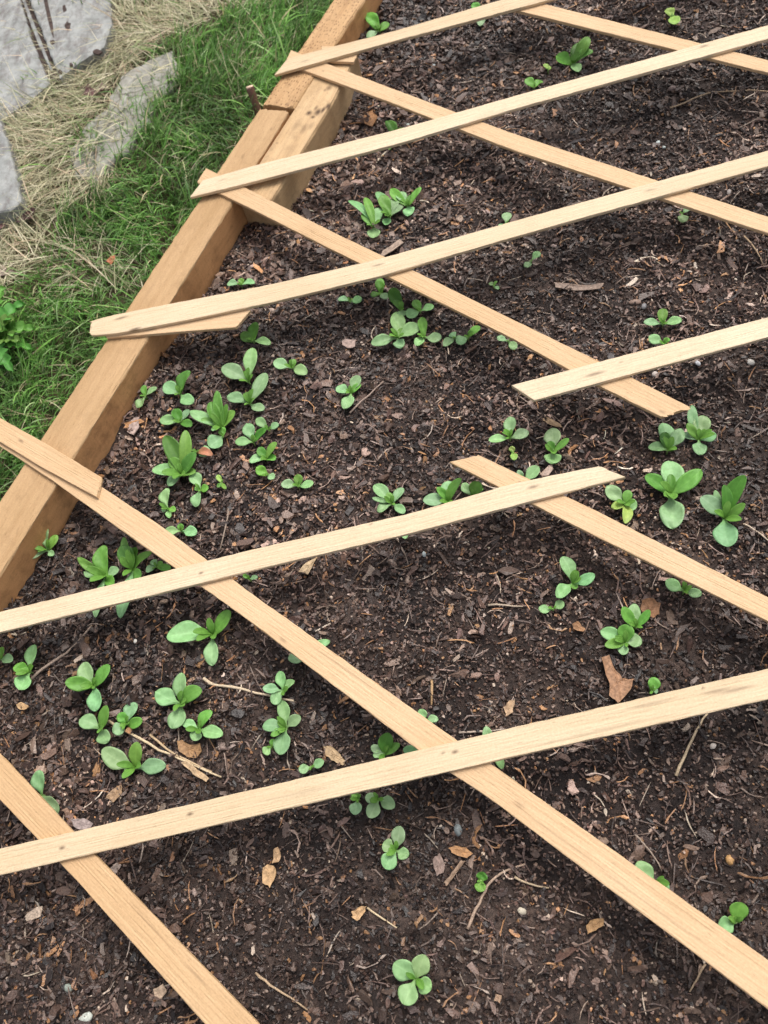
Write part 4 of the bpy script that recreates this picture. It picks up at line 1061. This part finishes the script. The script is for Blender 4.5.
CH = 'large loose bark and wood pieces'
ss = lambda x, y: soil_h(x, y) + .002
OR = (.36, .19, .085); BR = (.26, .135, .07); PK = (.36, .26, .22)
pieces = [
 ('bark_piece', [(601, 659), (609, 656), (614, 667), (622, 678), (629, 680), (634, 679), (631, 690), (624, 698), (618, 703), (609, 696), (609, 684)], (.33, .18, .10), .35, 'large tan three-cornered bark piece above the nearest slat at the right', 'bark'),
 ('dead_leaf', [(642, 601), (651, 599), (660, 604), (659, 614), (653, 619), (645, 616), (640, 609)], (.24, .12, .06), .4, 'round brown dead leaf behind the five-leaved seedling', 'dead leaf'),
 ('dead_leaf', [(177, 741), (183, 740), (190, 745), (201, 745), (202, 752), (196, 758), (188, 757), (180, 752)], (.30, .17, .08), .4, 'tan dead leaf touching the dry straw', 'dead leaf'),
 ('bark_piece', [(181, 762), (186, 761), (198, 770), (209, 778), (207, 782), (194, 775)], (.46, .32, .19), .15, 'flat pale splinter lying beneath the dry straw', 'wood chip'),
 ('wood_chip', [(263, 868), (268, 864), (276, 868), (276, 876), (270, 888), (264, 883)], (.46, .29, .15), .3, 'oval tan chip, larger of two below the nearest slat', 'wood chip'),
 ('wood_chip', [(274, 850), (279, 847), (281, 855), (279, 862), (273, 863)], (.42, .27, .15), .3, 'oval tan chip, smaller of two below the nearest slat', 'wood chip'),
 ('wood_chip', [(448, 848), (455, 846), (465, 848), (473, 853), (467, 858), (455, 855)], OR, .3, 'orange brown chip above the curved root', 'wood chip'),
 ('wood_chip', [(324, 747), (331, 746), (340, 754), (346, 761), (343, 766), (334, 762), (326, 756)], (.40, .28, .16), .2, 'blocky tan chip between diagonal slat and the round-bottomed seedling', 'wood chip'),
 ('wood_chip', [(299, 572), (306, 563), (318, 558), (313, 565), (308, 575)], (.55, .40, .24), .1, 'pale wedge-shaped chip under the cream slat left of centre', 'wood chip'),
 ('wood_chip', [(17, 705), (22, 702), (30, 707), (27, 710), (19, 709)], (.48, .31, .16), .3, 'small tan chip below the three-leaved seedling at the left', 'wood chip'),
 ('wood_chip', [(586, 925), (592, 919), (603, 918), (604, 925), (596, 930), (588, 934)], (.38, .22, .10), .3, 'tan chip below the diagonal slat in the lower right', 'wood chip'),
 ('bark_piece', [(342, 341), (348, 339), (356, 341), (355, 347), (348, 349), (343, 346)], PK, .2, 'pinkish grey bark flake above the lone four-leaved seedling', 'bark'),
 ('bark_piece', [(129, 424), (134, 419), (140, 418), (139, 427), (135, 436), (128, 433)], (.40, .30, .26), .2, 'pale pinkish bark flake beside the timber', 'bark'),
 ('dead_leaf', [(364, 118), (368, 107), (374, 103), (373, 112), (378, 118), (372, 127), (365, 126)], (.32, .16, .07), .6, 'rust brown curled dead leaf beside the knotty splice block', 'dead leaf'),
 ('wood_chip', [(504, 708), (509, 701), (515, 700), (513, 713), (506, 717)], (.42, .28, .17), .2, 'tan chip above the nearest slat right of centre', 'wood chip'),
 ('wood_chip', [(352, 911), (361, 907), (367, 906), (364, 914), (357, 921), (352, 917)], (.46, .29, .15), .3, 'tan chip at the end of a thin straw in the lower middle', 'wood chip'),
 ('bark_piece', [(433, 859), (440, 854), (444, 862), (445, 872), (437, 876), (434, 868)], (.24, .17, .14), .3, 'grey brown bark flake left of the tiny seedling in the lower middle', 'bark'),
 ('bark_piece', [(444, 882), (452, 873), (461, 860), (465, 861), (457, 873), (447, 887)], (.28, .19, .13), .1, 'long grey brown splinter left of the curved root', 'wood chip'),
 ('wood_chip', [(572, 625), (578, 622), (585, 628), (584, 632), (574, 630)], (.30, .16, .08), .3, 'small rust chip left of the five-leaved seedling', 'wood chip'),
 ('bark_piece', [(554, 284), (570, 284), (589, 286), (604, 285), (600, 290), (575, 291), (556, 289)], (.25, .18, .14), .1, 'long flat grey bark strip below the bowed slat', 'bark'),
 ('wood_chip', [(540, 420), (548, 418), (560, 424), (563, 429), (552, 426)], (.36, .24, .14), .2, 'slim tan chip above the round-leaved seedling', 'wood chip'),
 ('wood_chip', [(496, 993), (502, 995), (500, 1003), (495, 1000)], (.36, .24, .16), .2, 'small brown chip right of the nearest seedling', 'wood chip'),
 ('bark_piece', [(383, 251), (400, 240), (404, 243), (392, 252), (380, 258)], (.34, .25, .19), .1, 'grey tan splinter below the clump of three seedlings', 'wood chip'),
 ('wood_chip', [(107, 798), (112, 790), (122, 785), (123, 793), (114, 803)], (.34, .22, .13), .3, 'brown chip above the nearest slat in the lower left', 'wood chip'),
 ('bark_piece', [(72, 820), (85, 818), (95, 824), (90, 830), (76, 829)], (.34, .27, .25), .2, 'pinkish grey bark flake resting near the near slat in the lower left', 'bark'),
 ('wood_chip', [(155, 989), (163, 984), (168, 991), (162, 999), (156, 996)], (.50, .36, .25), .3, 'pale tan chip right of the tan slat near the bottom edge', 'wood chip'),
]
for nm, ol, col, cu, lab, cat in pieces:
    curved_piece(nm, ol, SOIL, cu, .0014 if nm != 'dead_leaf' else .0006, col, M['deadleaf'], lab, cat, CH, ss)


def pebble(x, y, r, col, label):
    g = at(x, y, SOIL); z = float(soil_h(g[0], g[1])); g = at(x, y, z + .003); R_ = r * 1.1 / F
    V = []; F_ = []; nu, nv = 12, 8; ax = [R_ * random.uniform(.85, 1.2), R_ * random.uniform(.7, 1), R_ * random.uniform(.5, .7)]; ph = random.uniform(0, 3)
    for i in range(nv + 1):
        th = math.pi * i / nv
        for j in range(nu):
            a = 2 * math.pi * j / nu; k = 1 + .1 * math.sin(2 * a + ph) * math.sin(th) + .06 * math.sin(3 * th + 5 * a) * math.sin(th)
            V.append((ax[0] * k * math.sin(th) * math.cos(a), ax[1] * k * math.sin(th) * math.sin(a), ax[2] * k * math.cos(th)))
    for i in range(nv):
        for j in range(nu):
            j2 = (j + 1) % nu; F_.append((i * nu + j, i * nu + j2, (i + 1) * nu + j2, (i + 1) * nu + j))
    o = poly_mesh('pebble', V, F_, M['pebble'], smooth=True); bm_fix(o); tint_mesh(o, col)
    o.location = (g[0], g[1], z + .0022); o.rotation_euler.z = random.uniform(0, 3)
    tag(o, label, 'pebble', 'pebbles in the soil')


for a in [
 (658, 142, 3.5, (.50, .55, .53), 'pale bluish pebble above the second tan slat at the top right'),
 (664, 147, 3, (.46, .50, .47), 'small pale pebble touching the bluish one at the top right'),
 (751, 362, 4.8, (.60, .56, .50), 'white pebble below the half-length cream slat near the right edge'),
 (655, 374, 4, (.46, .40, .36), 'grey pebble beside the crossing of half-length slat and long tan slat'),
 (698, 363, 3.5, (.48, .48, .50), 'pale grey pebble close under the half-length cream slat'),
 (635, 302, 6, (.26, .175, .135), 'brown flat pebble above the three-leaved seedling at the right'),
 (644, 306, 3.6, (.22, .21, .21), 'dark grey pebble right of the brown flat one'),
 (672, 88, 5, (.25, .18, .16), 'brown pebble left of the long curved twig'),
 (729, 192, 4.2, (.30, .26, .24), 'grey pebble under the bowed slat at the right'),
 (760, 205, 4, (.46, .36, .32), 'pinkish pebble near the right edge under the bowed slat'),
 (458, 830, 4.8, (.17, .19, .19), 'dark grey pebble below the nearest slat in the lower middle'),
 (85, 1019, 7, (.48, .50, .44), 'pale pebble at the bottom edge near the lower left corner'),
 (68, 988, 5, (.25, .28, .24), 'greenish grey pebble near the lower left corner'),
 (433, 66, 4.2, (.44, .47, .46), 'pale pebble between the two farthest cream slats'),
 (474, 57, 3, (.36, .34, .33), 'small grey pebble right of the pale one between the farthest slats'),
 (408, 125, 4.5, (.42, .48, .44), 'grey green pebble beside the dark hidden seedling'),
 (730, 860, 4.5, (.44, .25, .10), 'orange brown pebble in the lower right'),
 (522, 911, 3.5, (.50, .44, .34), 'cream pebble below the diagonal slat right of the curved root'),
 (424, 554, 3.5, (.42, .47, .46), 'pale bluish pebble below the cream slat that ends in mid bed'),
 (243, 472, 3, (.42, .42, .42), 'small light pebble between the two columns of the colony'),
 (135, 641, 2.6, (.70, .65, .58), 'tiny white pebble left of the long-leaved seedling'),
 (713, 746, 3, (.55, .48, .42), 'tiny pale pebble below the nearest slat at the right')]:
    pebble(*a)

# ------------------------------------------------------------------ light
sc = bpy.context.scene
w = bpy.data.worlds.new('World'); sc.world = w; w.use_nodes = True
nt = w.node_tree; bg = nt.nodes['Background']
sky = nt.nodes.new('ShaderNodeTexSky'); sky.sky_type = 'NISHITA'; sky.sun_disc = False
AZ = math.radians(25); EL = math.radians(62)      # sun direction: from beyond the top of the photograph
sdir = Vector((math.sin(AZ) * math.cos(EL), math.cos(AZ) * math.cos(EL), math.sin(EL)))
sky.sun_elevation = EL; sky.sun_rotation = AZ
sky.air_density = 1.0; sky.dust_density = 5.0; sky.ozone_density = .6
hs = nt.nodes.new('ShaderNodeHueSaturation'); hs.inputs['Saturation'].default_value = .35   # cloud cover: a nearly white sky
nt.links.new(sky.outputs[0], hs.inputs['Color']); nt.links.new(hs.outputs[0], bg.inputs[0]); bg.inputs[1].default_value = .15
sd = bpy.data.lights.new('sun', 'SUN'); sd.energy = 1.4; sd.angle = math.radians(30); sd.color = (1, .96, .9)
so = bpy.data.objects.new('sun', sd); C.objects.link(so); so.rotation_euler = sdir.to_track_quat('Z', 'Y').to_euler()

vs = sc.view_settings; sc.display_settings.display_device = 'sRGB'
vs.view_transform = 'Standard'; vs.look = 'None'; vs.gamma = 1; vs.use_curve_mapping = False; vs.exposure = .38
sc.render.resolution_x = 768; sc.render.resolution_y = 1024
